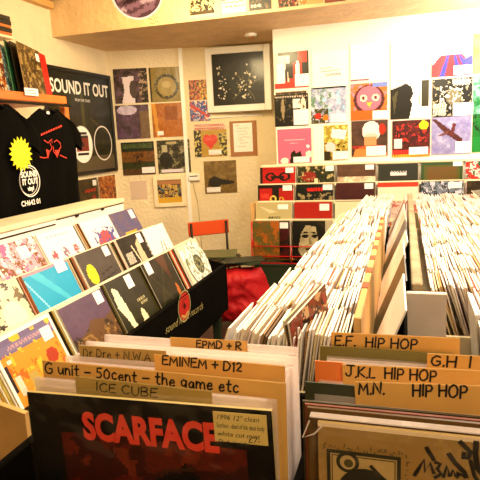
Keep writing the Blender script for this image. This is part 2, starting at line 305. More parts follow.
back = [
 ('red, white and black collage sleeve at the top left of the back wall', [Bk, ('r',0,0,.12,1,'e8d8c8'), ('r',.1,.1,.45,.3,'e8ddd6'), ('r',.08,.3,.3,.95,'f3eef0'), ('r',.0,.85,1,1,'d23a22'), ('r',.3,.75,.6,1,'d23a22'), ('r',.55,.3,.8,.75,'dc3a20'), ('r',.68,0,.95,.3,'e8442a'), ('e',.68,.5,.06,.25,'fff2ec'), ('l',.3,.15,.4,.8,.03,'f0d8c0'), ('r',.33,.3,.38,.8,'3a1c14')], (274,52,309,88), (.8,.8,.12,.1)),
 ('white sleeve with handwritten scrawl, above the green and blue sleeve', [Wt, ('w',.2,.42,.55,.46,'a88c84'), ('w',.25,.5,.75,.54,'a88c84'), ('w',.35,.6,.8,.66,'9c8078')], (313,53,347,87), None),
 ('plain white sleeve with a faint pink line of print at its top', ['fdf6f0', ('w',.05,.1,.5,.13,'e0a0a8'), ('r',0,.92,.5,.97,'9a6a70'), ('m',4,'ffffff',3,.5)], (351,44,387,81), None),
 ('blank white sleeve in the glare beside the striped red and blue sleeve', ['fffaf4', ('m',3,'f2e8ea',9,.6)], (392,42,428,79), None),
 ('sleeve with red, white and blue sunburst stripes', ['fbf2f6', ('r',.05,0,1,.1,'a59ad0'), ('n',9,.25,'c9c2ea',4)]+[('p',[(.5,.1),(k/7-.25,1.02),(k/7-.1,1.02)],c) for k,c in enumerate(['d03a48','d03a48','d8464e','4a50c8','d8404c','d8404c','4a50c8','d04060','4a50c8','e04858'])]+[('p',[(.7,.62),(1,.5),(1,.8)],'5a5cd0'), ('r',.0,.1,1,.45,'fbf4f8')], (433,38,471,75), (.78,.86,.14,.07)),
 ('sleeve with a yellow stripe at the right end of the top row', ['f6ecc0', ('r',0,0,.2,1,'e8c84a'), ('m',5,'a08090',4,.7)], (475,34,512,71), None),
 ('dark photo sleeve with a strip of small figures, left of the middle row', ['221e0e', ('r',0,0,1,.1,'efe2d0'), ('r',.04,.03,.95,.09,'5a4430'), ('w',.03,.14,.97,.2,'d8c8b8'), ('r',.55,.25,.75,.5,'f2ece4'), ('e',.85,.45,.08,.25,'e8dccc'), ('n',10,.3,'8a7a5c',2), ('e',.25,.5,.05,.3,'a89878')], (274,91,309,126), (.78,.76,.13,.13)),
 ('pale green, lilac and blue painted sleeve with red flowers along its foot', ['eae4ee', ('m',6,'8fa0c8',3,.8), ('nr',0,0,.6,.7,8,.1,'7fa088',5), ('nr',.3,.1,1,.8,7,.15,'b7d8ec',7), ('nr',0,.6,.5,1,9,-.2,'5c5a22',8), ('e',.2,.8,.1,.09,'c8402c'), ('e',.42,.85,.09,.08,'e09020')], (311,87,346,123), (.78,.88,.13,.07)),
 ('orange and pink sleeve with a cartoon cat face', ['e88a3c', ('n',7,.12,'e8a0b8',3), ('e',.5,.45,.42,.4,'6a3434'), ('e',.5,.42,.34,.34,'e08a9c'), ('e',.35,.4,.1,.1,'f7e2d0'), ('e',.68,.4,.1,.1,'f7e2d0'), ('e',.35,.4,.04,.05,'902828'), ('e',.68,.4,.04,.05,'902828'), ('p',[(.42,.52),(.6,.52),(.51,.66)],'f0d048'), ('r',.6,0,1,.12,'8fa0dc'), ('r',0,.75,1,1,'e87c28')], (351,83,387,120), (.8,.88,.12,.07)),
 ('black silhouette sleeve of a head against white', ['f4efe6', ('p',[(0,.2),(.3,.1),(.4,.05),(.55,.15),(.6,.35),(.52,.5),(.58,.6),(.5,1),(0,1)],'2a260e'), ('r',.8,0,1,.7,'4c4628'), ('l',.75,.4,.75,.6,.02,'c0b050'), ('p',[(.05,.4),(.2,.2),(.1,.9)],'6a6440')], (391,82,428,118), (.8,.88,.12,.07)),
 ('black sleeve crowded with white hand-drawn lettering', ['252008', ('n',11,.2,'b8b094',3), ('r',.05,.0,.3,.15,'252008'), ('o',.5,.5,.36,.36,.2,'252008'), ('w',.5,.03,.95,.2,'f4eede'), ('w',.03,.65,.35,.95,'f4eede'), ('e',.55,.5,.2,.2,'8d8468'), ('nr',.2,.2,.8,.8,12,.12,'f4eede',5)], (433,79,471,116), (.78,.82,.15,.1)),
 ('green and blue sleeve at the right end of the middle row', ['2c8a4c', ('m',5,'c8d8e8',3,.9)], (475,76,512,113), None),
 ('pink sleeve with a black cat and small white flowers', ['e2809c', ('w',.22,.3,.8,.34,'f8dce0'), ('w',.38,.4,.6,.44,'f8dce0'), ('e',.9,.52,.05,.05,'fff0f0'), ('p',[(.35,1),(.4,.68),(.5,.62),(.55,.72),(.68,.64),(.72,.8),(.7,1)],'3a3010'), ('e',.2,.92,.12,.09,'fbe8dc'), ('e',.93,.75,.1,.1,'fbe8dc')], (277,129,312,163), (.7,.9,.14,.05)),
 ('cream sleeve with an olive painted half and a tilted white label', ['fbf6ea', ('r',.3,0,1,1,'b8a444'), ('nr',.3,0,1,1,8,.05,'e8dc88',3), ('nr',.3,.5,1,1,9,.1,'7a5a28',6), ('e',.5,.62,.15,.14,'f0d8d8'), ('p',[(.55,.1),(.98,.15),(.9,.42),(.52,.35)],'f4eeee'), ('r',.3,.75,.5,1,'4a3c14')], (313,125,348,161), (.78,.86,.13,.07)),
 ('sleeve showing a pale cap and red hair over a bare neck', ['5c4438', ('m',4,'8a6850',3,.6), ('e',.55,.3,.25,.28,'fbeee4'), ('e',.55,.45,.2,.1,'e8d0c0'), ('r',.35,.45,.7,.8,'e8a878'), ('p',[(.05,1),(.1,.8),(.35,.7),(.75,.7),(.95,.85),(1,1)],'e89a58'), ('w',.02,.7,.9,.78,'c83a28'), ('e',.85,.25,.1,.15,'c0401c')], (351,120,388,157), (.68,.85,.16,.08)),
 ('dark red sleeve with a round yellow sticker', ['8a2c30', ('m',7,'3a2010',3,.8), ('nr',.1,.1,.9,.6,9,.15,'d84838',6), ('e',.83,.15,.12,.12,'f2e030'), ('r',.05,.5,.25,.75,'e8e0e0'), ('r',0,.8,1,.92,'e0443a'), ('w',0,.93,1,1,'f0c840')], (392,120,430,157), (.7,.84,.15,.06)),
 ('pale blue sky sleeve with a long brown arm reaching across', ['a9a6cc', ('m',4,'cfcae0',3,.9), ('m',7,'8a86b8',5,.5), ('p',[(.0,.05),(.1,.05),(.8,.6),(.75,.72),(.35,.45)],'6a3834'), ('p',[(.45,.5),(.55,.15),(.62,.2),(.55,.55)],'7a403c'), ('p',[(.15,.5),(.45,.35),(.4,.48)],'8a5a50')], (432,117,470,154), (.82,.82,.12,.09)),
 ('bright green sleeve at the right end of the bottom row', ['1f8a3c', ('n',6,.2,'12401c',3), ('r',0,.6,1,1,'2c9a4c')], (474,114,511,151), None),
]
for i, (lab, ops, rc, st) in enumerate(back):
    cc = at((rc[0]+rc[2])/2, (rc[1]+rc[3])/2, 1, YB)
    hang(lab, ops, rc, 'back', st=st, size=S, group=G_, edge='b88a58')
# strips of clear rack rail the sleeves stand on
corner = [
 ('silver and purple portrait sleeve, top left on the corner wall', ['8a7080', ('m',5,'3c2c24',3,.9), ('p',[(.25,.25),(.6,.2),(.55,.6),(.6,1),(.2,1),(.3,.6)],'f2e6ea'), ('e',.55,.6,.1,.25,'6a5a58'), ('r',.8,0,1,1,'3a2a1c'), ('nr',.75,.1,1,.9,9,.1,'c0a890',5)], (113,69,149,103), None),
 ('olive sleeve printed with a dark ring of cogs', ['a08c4c', ('m',5,'b8a460',3,.5), ('o',.5,.56,.36,.36,.22,'4c421a'), ('nr',.1,.15,.9,.95,14,.2,'a08c4c',6), ('e',.5,.56,.27,.27,'b3a064'), ('e',.5,.5,.14,.1,'cbb888'), ('r',0,0,.04,1,'3c3414')], (149,67,184,102), None),
 ('shiny purple sleeve with a painted white flash of reflected light', ['7c5c78', ('m',4,'4c4040',3,.8), ('e',.35,.15,.3,.14,'e8dcf0'), ('r',.72,.2,1,1,'8a7048'), ('m',8,'a898b0',6,.4)], (115,104,151,140), None),  # pale ellipse is a reflection painted into the cover art
 ('orange brown sleeve with a faint darker centre', ['b87626', ('m',5,'cf8c30',3,.8), ('r',.38,.1,.75,.5,'a4641c'), ('p',[(.0,.0),(.12,0),(.2,1),(.1,1)],'dfa850')], (151,102,187,138), (.22,.88,.06,.04)),
 ('green, brown and dark banded sleeve on the corner wall', ['6c4c1c', ('r',0,0,1,.28,'2c4424'), ('w',.05,.05,.95,.2,'7c9460'), ('r',0,.28,1,.6,'a0702c'), ('r',0,.62,1,.8,'4c5828'), ('r',0,.8,1,1,'7a5c30'), ('m',9,'3a2c10',3,.4), ('nr',.35,.35,.65,.7,14,.0,'3a2410',5)], (121,141,156,176), (.78,.86,.13,.06)),
 ('dark photograph sleeve of tumbling figures with a white caption strip', ['2a2810', ('m',6,'7a7450',3,.8), ('n',6,.18,'a8a080',5), ('e',.25,.6,.2,.25,'1c1a08'), ('r',.15,.15,.3,.35,'c8c0a0'), ('r',.3,.05,.6,.12,'c8b890'), ('r',.1,.88,.75,.97,'e8e0e8')], (157,139,191,174), None),
 ('square sleeve with a red heart on yellow and black panels', ['caa844', ('r',0,0,1,.2,'f0dcc8'), ('w',.05,.03,.95,.09,'c83c20'), ('w',.05,.11,.95,.18,'c83c20'), ('r',0,.2,.22,1,'3c3410'), ('nr',0,.2,.22,1,12,.1,'e0d088',3), ('r',.76,.3,1,1,'4a4414'), ('nr',.76,.3,1,1,12,.0,'d8c860',5), ('e',.4,.48,.13,.14,'e0481c'), ('e',.58,.48,.13,.14,'e0481c'), ('p',[(.28,.55),(.7,.55),(.49,.78)],'e0481c')], (193,122,228,158), (.62,.87,.13,.05)),
 ('olive sepia sleeve showing a dark reclining shape, lowest on the corner wall', ['9c8244', ('m',5,'c0a868',3,.8), ('m',9,'6c5424',6,.5), ('p',[(.1,.75),(.15,.55),(.3,.45),(.5,.55),(.95,.65),(.9,.72),(.5,.75),(.45,.85)],'382c10')], (203,160,238,194), (.27,.88,.14,.05)),
]
for lab, ops, rc, st in corner: hang(lab, ops, rc, 'corner', st=st, size=(.332, .332), m_=M['shiny'], group='records hung on the corner wall')
hang('small red and yellow comic print pinned above the blue one', ['d89a5c', ('n',7,.0,'b83c28',3), ('n',9,.1,'3c4438',5), ('nr',.6,0,1,1,9,.1,'e8d048',7)], (189,80,207,100), 'corner', 'print', 'small_print', m_=M['print_'], t=.003)
hang('narrow yellow print strip beside the red comic print', ['e0bc40', ('n',8,.1,'b88c28',3)], (207,80,210,100), 'corner', 'print', 'small_print', n=8, m_=M['print_'], t=.003)
hang('small blue and orange comic print pinned above the heart sleeve', ['3c64a8', ('n',6,.1,'d86c38',3), ('n',8,.15,'e8dce0',6), ('l',.1,.2,.9,.8,.05,'d84c30')], (190,101,210,121), 'corner', 'print', 'small_print', m_=M['print_'], t=.003)
o, w, h = hang('handwritten white notice on a brown board', ['b98548', ('m',20,'c89858',3,.4)], (230,121,257,156), 'corner', 'notice', 'notice_board', n=10, m_=M['print_'], t=.008)
MB().box((-.005, -.0052, h*.53), (w*.7, .001, h*.82)).build('notice_sheet', M['white'], o)
for i, (a, b) in enumerate(((.1,.3),(.2,.8),(.15,.7),(.25,.75),(.2,.85),(.2,.5),(.3,.7),(.15,.6))):
    mb = MB(); z = h*(.88-.085*i); rr = random.Random(i); pts = []
    for k in range(14): u = a+(b-a)*k/13; pts.append((-w*.35+w*.7*u, z+rr.uniform(-.008, .008)))
    mb.stroke(pts, .0028, -.0062).build('handwriting', mat('maroon_pen', '8a4458', .6) if i == 0 else bpy.data.materials['maroon_pen'], o)
# small framed picture
o, w, h = hang('small cream framed picture of blue and yellow shapes', ['d8ba68', ('n',6,.1,'4c7880',3), ('n',7,.1,'8a4420',6), ('n',8,.2,'2c2c14',9), ('r',0,0,1,.2,'c09060'), ('r',0,.75,1,1,'e0b840')], (157.5,179.5,182,203), 'corner', 'picture', 'framed_picture', m_=M['print_'], gap=.012)
mb = MB(); fw = .042
for a in (-1, 1): mb.bevbox((a*(w/2+fw/2-.004), 0, h/2), (fw, .03, h+2*fw-.008)); mb.bevbox((0, 0, h/2+a*(h/2+fw/2-.004)), (w-.006, .03, fw))
mb.build('frame', M['cream'], o)
# empty polythene sleeve taped on the wall
c = onplane(139, 190, A, NCH)+NCH*.004
o = tag(MB().box((0, 0, 0), (.17, .002, .19)).build('empty_plastic_sleeve', M['haze'], None, c, (0, 0, CH)), 'empty crinkled clear plastic sleeve taped to the corner wall', 'plastic sleeve')
# big white frame holding a black picture
c = onplane(238, 80, A, NCH); rz = math.radians(8)
w = .64; h = .62; c += NCH*.09
fr = tag(empty('framed_poster', (c.x, c.y, c.z-h/2), rz), 'large white framed black picture with scattered white marks beside the corner', 'picture')
mb = MB(); b = .065
for a in (-1, 1): mb.bevbox((a*(w/2-b/2), 0, h/2), (b, .035, h), .005); mb.bevbox((0, 0, h/2+a*(h/2-b/2)), (w-2*b, .035, b), .005)
mb.build('frame', M['whitegloss'], fr)
mb = MB(); mb.box((0, .004, h/2), (w-2*b+.004, .012, h-2*b+.004), '181406')
random.seed(5)
def blob(mb, x, z, r, y, col, k=.5):
    n = 9; mb.quad([(x+r*random.uniform(1-k, 1+k)*math.cos(2*PI*i/n), y, z+r*random.uniform(1-k, 1+k)*math.sin(2*PI*i/n)) for i in range(n)], col)
for i in range(26):
    t = i/25; blob(mb, -.17+random.uniform(-.04, .05)+.0*t, .12+.33*t+random.uniform(-.02, .02), random.uniform(.003, .011), -.0025, 'e8dcc8')
for i in range(60):
    a = random.gauss(0, 1); q = random.gauss(0, 1); x = .07+a*.055+q*.02; z = h*.42+q*.08-a*.01; blob(mb, x, z, random.uniform(.003, .012), -.0025-.0001*i, random.choice(['d8c8a8', '8a7c58', 'f0e6d0', '4c4424']))
for x0, z0, x1, z1 in ((.02,.2,-.06,.12),(.1,.3,.17,.44),(.12,.25,.21,.3),(.05,.28,-.03,.36),(.1,.2,.16,.1)): mb.stroke([(x0, z0), ((x0+x1)/2+.01, (z0+z1)/2), (x1, z1)], .006, -.009, '6c6440')
mb.build('picture', M['gloss'], fr)
# ledge, junction box, cable, ceiling sensor
a = onplane(206, 119, A, NCH); b_ = onplane(262, 114, A, NCH); c = (a+b_)/2+NCH*.008
tag(MB().bevbox((0, 0, 0), ((b_-a).length, .016, .012), .003).build('picture_rail', M['whitegloss'], None, c, (0, -.02, CH)), 'thin white ledge strip under the white framed black picture', 'ledge')
c = onplane(194, 177, A, NCH)+NCH*.022
jb = tag(empty('junction_box', c, CH), 'small white box with a cable hanging down, beside the framed picture', 'junction box')
MB().bevbox((0, 0, 0), (.115, .04, .075), .008).build('casing', M['whitegloss'], jb)
MB().box((0, -.022, .012), (.08, .004, .01)).build('vent_slot', M['ink'], jb)
MB().tube([(-.01, 0, -.03), (-.005, .01, -.12), (.02, .014, -.25), (.03, .014, -.4), (.035, .014, -.7), (.05, .014, -1.0)], .005).build('cable', M['cable'], jb, smooth=True)
c = at(251, 34, 2, ZS)
sm = tag(empty('smoke_alarm', (-1.16, 4.5, ZS)), 'small round white smoke alarm under the plastered beam', 'smoke alarm')
c = at(251, 34, 2, ZS); sm.location = c
def lathe(prof, n=24):
    mb = MB(); k = 0
    for r, z in prof:
        for j in range(n): mb.v.append((r*math.cos(2*PI*j/n), r*math.sin(2*PI*j/n), z))
    for i in range(len(prof)-1):
        for j in range(n): a = i*n+j; e = i*n+(j+1) % n; mb.f.append((a, e, e+n, a+n)); mb.c.append('ffffff')
    return mb
lathe([(.0, 0), (.055, 0), (.055, -.012), (.045, -.022), (.0, -.022)]).build('base', M['whitegloss'], sm, smooth=False)
lathe([(.0, -.022), (.022, -.022), (.02, -.034), (0, -.036)]).build('sensor_cap', M['cork'], sm)
# ------------------------------------------------------------------ beam face prints
bp = [('black and cream sketch print, leftmost on the ceiling beam', ['dcc8a0', ('n',7,-.05,'3c3018',3), ('r',.1,.85,.9,.93,'5c4830'), ('r',0,.94,1,1,'e8d8b8')], (190,-20,215,17), (.2,.27)),
 ('white leaflet with red lines stuck to the ceiling beam', ['ecdcc8', ('w',.05,.5,.95,.56,'a04c3c'), ('w',.05,.65,.95,.7,'7c5c50'), ('w',.05,.78,.95,.84,'a04c3c'), ('r',0,0,.2,.6,'c8503c'), ('r',.3,.0,1,.4,'8a4438')], (222,-20,247,13), (.19,.24)),
 ('black print with a pale caption on the ceiling beam', ['221c0e', ('n',6,.2,'7c6c4c',3), ('w',.1,.82,.55,.9,'e8dcc8')], (250,-20,271,10), (.17,.22)),
 ('dark red and cream print on the ceiling beam', ['3c2a1c', ('n',6,.05,'a03c30',3), ('n',7,.15,'c8b088',6)], (279,-20,298,7), (.15,.2)),
 ('orange and cream print, right of the dark red one on the ceiling beam', ['c89050', ('n',6,.1,'e8dcc8',3), ('r',.3,.7,1,1,'d8b078')], (301,-20,322,4), (.17,.2)),
 ('rust coloured print, rightmost visible on the ceiling beam', ['a05838', ('n',6,.1,'4c3020',3)], (326,-20,345,2), (.15,.2))]
for lab, ops, rc, sz in bp:
    c = at((rc[0]+rc[2])/2, rc[3], 1, YBEAM); o = link('beam_print', cover_mesh('beam_print', ops, sz[0], sz[1], .003, 24, M['print_']), None, (c.x, YBEAM-.004, c.z), (0, 0, 0)); tag(o, lab, 'print', 'prints along the ceiling beam')
c = at(151, 19, 1, YBEAM); mb = MB()
for i in range(3): mb.stroke([(-.05+.02*i+.017*k, .04-.03*i+.008*((k*7+i*3) % 4-1.5)) for k in range(6)], .004, 0)
tag(mb.build('handwritten_scrawl', M['ink'], None, (c.x, YBEAM-.002, c.z-.01)), 'small handwritten scrawl on the beam below the hanging disc', 'handwriting')
# ------------------------------------------------------------------ hanging picture disc
c = at(137, -9, 1, 3.0)
pd = tag(empty('hanging_picture_disc', c, 0), 'purple marbled picture disc record hanging from the ceiling', 'record')
mb = MB(); n = 48; r = .152
for k in range(14):
    r0, r1 = r*(k/14), r*((k+1)/14)
    for j in range(n):
        a, b = 2*PI*j/n, 2*PI*(j+1)/n; x, z = (r0+r1)/2*math.cos(a), (r0+r1)/2*math.sin(a)
        v = noise.noise(Vector((x*5+z*4, (z-x*.5)*22, 3)))+.3*noise.noise(Vector((x*30, z*30, 1)))
        col = 'c0a4ac' if v > .25 else ('8c6474' if v > .02 else ('5c3c44' if v > -.25 else '301c1c'))
        if k >= 13: col = 'f0e4ea'  # white shine painted into the rim colour
        mb.quad([(r0*math.cos(a), -.0015, r0*math.sin(a)), (r0*math.cos(b), -.0015, r0*math.sin(b)), (r1*math.cos(b), -.0015, r1*math.sin(b)), (r1*math.cos(a), -.0015, r1*math.sin(a))][::1], col)
        mb.quad([(r0*math.cos(a), .0015, r0*math.sin(a)), (r0*math.cos(b), .0015, r0*math.sin(b)), (r1*math.cos(b), .0015, r1*math.sin(b)), (r1*math.cos(a), .0015, r1*math.sin(a))][::-1], col)
for j in range(n):
    a, b = 2*PI*j/n, 2*PI*(j+1)/n; mb.quad([(r*math.cos(a), -.0015, r*math.sin(a)), (r*math.cos(b), -.0015, r*math.sin(b)), (r*math.cos(b), .0015, r*math.sin(b)), (r*math.cos(a), .0015, r*math.sin(a))], 'f0e4ea')
mb.build('disc', M['gloss'], pd, rot=(.1, .2, .25))
MB().tube([(0, 0, .15), (0, 0, ZC-c.z)], .0015, 5).build('string', M['string'], pd)
# ------------------------------------------------------------------ big poster on the left wall
y0, y1, z0, z1 = 3.93, 5.0, 1.19, 2.12
po = tag(empty('framed_film_poster', (XL+.02, (y0+y1)/2, z0), PI/2), 'black framed dark green poster with big white block lettering on the left wall', 'poster')
w, h = y1-y0, z1-z0; mb = MB(); b = .035
for a in (-1, 1): mb.bevbox((a*(w/2-b/2), 0, h/2), (b, .03, h), .004); mb.bevbox((0, 0, h/2+a*(h/2-b/2)), (w-2*b, .03, b), .004)
mb.build('frame', M['frame'], po)
sh = link('print', cover_mesh('print', ['3c3c14', ('m',4,'54501c',3,.9), ('m',9,'2a2a10',6,.5), ('r',0,0,1,.14,'1f240e'), ('l',.62,.45,.9,.6,.01,'6c642c'), ('r',0,.84,1,1,'7c7258'), ('m',14,'6c6244',8,.2), ('r',.48,.2,.52,.8,'62601e')], w-2*b, h-2*b, .006, 44, M['gloss']), po, (0, 0, b))
text(po, 'SOUND IT OUT', .155, M['white'], -w/2+.07, h-.21, -.006, bold=.004, sx=.86)
text(po, 'FROM THE TINIES', .035, M['white'], -w/2+.42, h-.275, -.006, sx=.9)
mb = MB(); mb.disc((-.06, .275), .175, y=-.006, n=36, col='fffaf2'); mb.disc((-.06, .275), .175, .165, y=-.0065, n=36, col='5c5040'); mb.box((-.06, -.0065, .275), (.2, .001, .12), '7c3020'); mb.disc((-.06, .275), .02, y=-.0075, n=16, col='2a2010')
for z, q in ((.375, .16), (.345, .2), (.19, .18)): mb.box((-.06, -.0068, z), (q, .001, .022), '2c2418')
mb.disc((.30, .28), .165, .152, y=-.006, n=40, col='efe6dc'); mb.build('label_roundels', M['print_'], po)
# small hung sleeves under the poster
def leftwall(label, ops, px_, py_, n=24, st=None):
    c = at(px_, py_, 0, XL+.02); record(label, ops, (XL+.03, c.y, c.z-.1575), (0, 0, PI/2), 'records beneath the framed poster', st, n=n)
leftwall('orange and brown sleeve under the right side of the framed poster', ['b8702c', ('n',6,.05,'7c3c18',3), ('n',8,.2,'d8a050',6)], 107, 192)
leftwall('dark sleeve with a red title, under the left side of the framed poster', ['3c3014', ('m',5,'6c5828',3,.8), ('w',.3,.3,.9,.4,'c83c20'), ('p',[(.6,.6),(.8,.45),(.95,.7)],'a02c18')], 88, 196, st=(.85,.14,.06,.05))
# ------------------------------------------------------------------ orange shirt rack with shelf
RX, RY0, RY1, RZ = -2.25, 1.9, 3.42, 1.80
rk = tag(empty('shirt_rack', (0, 0, 0)), 'orange pine rack with a shelf on top and black shirts hanging from it', 'rack')
MB().bevbox(((RX+XL)/2+.02, (RY0+RY1)/2, RZ-.03), (RX-XL-.06, RY1-RY0, .055), .006).build('shelf', M['orange'], rk)
for y in (RY0+.04, RY1-.03): MB().bevbox((RX-.02, y, (RZ-.06)/2), (.045, .05, RZ-.06), .005).build('post', M['orange'], rk); MB().bevbox((XL+.05, y, (RZ-.06)/2), (.045, .05, RZ-.06), .005).build('post', M['orange'], rk)
MB().bevbox(((RX+XL)/2, (RY0+RY1)/2, RZ-.32), (RX-XL-.2, RY1-RY0-.1, .025), .005).build('lower_shelf', M['orange'], rk)
MB().tube([(RX+.05, RY0, RZ-.075), (RX+.05, RY1-.05, RZ-.075)], .009, 10).build('hanging_rail', M['metal'], rk, smooth=True)
for y in (RY0+.1, (RY0+RY1)/2, RY1-.1): MB().box((RX+.02, y, RZ-.068), (.07, .015, .012)).build('rail_bracket', M['metal'], rk)
c = at(31, 92, 0, RX); l = MB().box((RX+.003, c.y, c.z), (.004, .13, .045), 'fbf6f2'); 
for k in range(2): l.box((RX+.0055, c.y, c.z+.008-.016*k), (.001, .1-.02*k, .004), '8a80a0')
l.build('shelf_label', M['print_'], rk)
# stack of records lying under the shelf
random.seed(3)
for i in range(12):
    o = MB().box((0, 0, 0), (.3, .315, .012), random.choice(['e8d8a8', 'c8b070', '8a7440', '3c3418', 'f0e4c4'])).build('stored_record', M['print_'], None, (RX-.22+random.uniform(-.02, .02), 2.6+random.uniform(-.02, .02), RZ-.30+.0065+.0125*i), (0, 0, random.uniform(-.06, .06)))
    tag(o, 'record lying in the stack under the orange shelf behind the shirts', 'record', 'stack of records under the orange shelf')
# leaning records on the shelf, facing the aisle
def shelfrec(label, ops, x0, x1, lean_y, dx, st=None, edge='c8a868', t=.006):
    x0 += 5; x1 += 5; a, b = at(x0, 70, 0, RX-.06-dx), at(x1, 70, 0, RX-.06-dx)
    return record(label, ops, (RX-.10-dx, (a.y+b.y)/2, RZ+.003), (-.12, lean_y, PI/2+.21), 'records standing on the orange shelf', st, t=t, edge=edge)
shelfrec('brown speckled sleeve with a small price sticker standing on the orange shelf', ['4c3c18', ('m',6,'8a6c34',3,.9), ('n',9,.15,'b8a06c',5), ('l',.1,.2,.8,1,.02,'a08850'), ('p',[(.3,0),(.7,.5),(.8,.6),(.4,.1)],'6c5c30')], 21, 47, 0.06, 0, (.87,.16,.05,.05))
shelfrec('plain red sleeve at the right end of the orange shelf', ['d02c18'], 26, 54, .07, .06, edge='d83420')
shelfrec('dark green and black sleeve on the orange shelf', ['10301c', ('n',5,.1,'0c1a10',3), ('m',6,'2c6c44',5,.5)], 9, 36, 0.07, .045, edge='4ca070')
shelfrec('black sleeve between the green and brown ones on the orange shelf', ['14120a', ('m',5,'3c3018',3,.5)], 14, 41, .06, .03, edge='2c2818')
shelfrec('orange and brown sleeve at the left of the orange shelf', ['b8702c', ('n',6,.1,'6c3414',3), ('n',8,.2,'e8d8b0',6)], -22, 8, 0.1, .01, edge='e8c890')
shelfrec('blue and white sleeve just right of the orange one on the shelf', ['5c9cb0', ('n',6,.1,'e8f0f0',3)], -14, 12, 0.09, .035, edge='c8e4ec')
# boxed stack on the upper shelf, far left
us = tag(empty('upper_wall_shelf', (XL, 2.9, 0)), 'small wooden shelf high on the left wall', 'shelf')
a = at(6, 37, 0, XL+.12); MB().bevbox((.11, a.y-2.9-.28, a.z-.02), (.20, .5, .02), .004).build('board', M['cream'], us)
MB().box((.03, a.y-2.9-.15, a.z-.07), (.04, .02, .08)).build('bracket', M['metal'], us)
for i, (cl, hgt) in enumerate((('c86c30', .022), ('241c0c', .03), ('d87c38', .02), ('1c180c', .03), ('2a2412', .03))):
    o = MB().bevbox((0, 0, hgt/2), (.16, .2, hgt-.001), .002, cl).build('storage_box', M['print_'], None, (XL+.12, a.y-.135+.006*(i % 2), a.z-.0095+[0, .022, .052, .072, .102][i]))
    tag(o, ['orange case at the bottom of the small stack on the high shelf', 'dark case second from the bottom of the stack on the high shelf', 'orange case in the middle of the stack on the high shelf', 'black case second from the top of the stack on the high shelf', 'black case on top of the stack on the high shelf'][i], 'case', 'cases stacked on the high shelf')
# ------------------------------------------------------------------ T-shirts
def tshirt(label, yc, ztop, x, seed, rz=0, w=.50, L=.74):
    root = tag(empty('t_shirt', (x, yc, ztop), PI/2+rz), label, 't-shirt', 'black shirts hanging on the orange rack')
    mb = MB(); NU, NV = 22, 30
    def half(v):      # half width of the body at v (0 top .. 1 hem)
        return w/2*(.36+.64*min(1, v/.10)**.7) if v < .1 else w/2*(1-.04*math.sin(v*3))
    def pt(u, v, side):
        hw = half(v); xx = (u*2-1)*hw; neck = .05*max(0, 1-abs(xx)/.085)**.5 if side < 0 else .02*max(0, 1-abs(xx)/.085)
        z = -v*L-(abs(xx)/(w/2))**2*.05*(1-v)-neck*(1 if v < .001 else max(0, 1-v*8))
        th = .028*(1-abs(u*2-1)**4)*(.4+.6*min(1, v*5))
        return (xx, side*th+.014*math.sin(u*17+seed+v*3)*min(1, v*3)*v+.01*noise.noise(Vector((u*4, v*3, seed))), z)
    for side in (-1, 1):
        k = len(mb.v)
        for j in range(NV+1):
            for i in range(NU+1): mb.v.append(pt(i/NU, j/NV, side))
        for j in range(NV):
            for i in range(NU):
                a = k+j*(NU+1)+i; q = (a, a+NU+1, a+NU+2, a+1); mb.f.append(q if side < 0 else q[::-1]); mb.c.append('ffffff')
    mb.build('body', M['tee'], root, smooth=True)
    for s in (-1, 1):
        sb = MB(); n = 12
        for k, (px_, pz, rr) in enumerate(((s*w*.40, -.085, .085), (s*w*.47, -.13, .088), (s*(w*.5+.0), -.19, .08), (s*(w*.5-.005), -.25, .07))):
            for j in range(n):
                a = 2*PI*j/n; sb.v.append((px_+rr*.9*math.cos(a), rr*.25*math.sin(a), pz+rr*.5*math.cos(a)*-s*1.0))
        for k in range(3):
            for j in range(n): a = k*n+j; e = k*n+(j+1) % n; sb.f.append((a, e, e+n, a+n)); sb.c.append('ffffff')
        sb.build('sleeve', M['tee'], root, smooth=True)
    MB().tube([(-.09, 0, -.012), (-.05, -.012, -.04), (0, -.02, -.062), (.05, -.012, -.04), (.09, 0, -.012)], .006, 8).build('collar', M['tee'], root, smooth=True)
    hg = MB(); hg.tube([(-.17, 0, -.06), (0, 0, .005), (.17, 0, -.06)], .006, 6); hg.tube([(0, 0, 0), (0, 0, .012), (.008, 0, .022), (.0, 0, .030), (-.008, 0, .022)], .0025, 6); hg.build('hanger', M['metal'], root, smooth=True)
    MB().box((0, .006, -.03), (.03, .002, .018)).build('neck_label', M['white'], root)
    return root
Z0 = RZ-.115
t2 = tshirt('black t-shirt printed with two small red birds, nearest the orange post', 3.14, Z0+.02, RX+.03, 1.0, 0, .56, .84)
t1 = tshirt('black t-shirt with a round white logo and a yellow star tag', 2.53, Z0+.02, RX+.13, 2.4, 0, .56, .84)
t0 = tshirt('black t-shirt with a white print, mostly cut off at the left', 2.12, Z0+.02, RX+.08, 4.0, 0, .56, .84)
def loc_on(root, x, y, dy=-.045):
    p = onplane(x, y, root.location+Vector((.046, 0, 0)), (1, 0, 0)); return (p.y-root.location.y, p.z-root.location.z)
def cloth_print(root, mb, name, m_, y=-.046): return mb.build(name, m_, root, (0, y, 0))
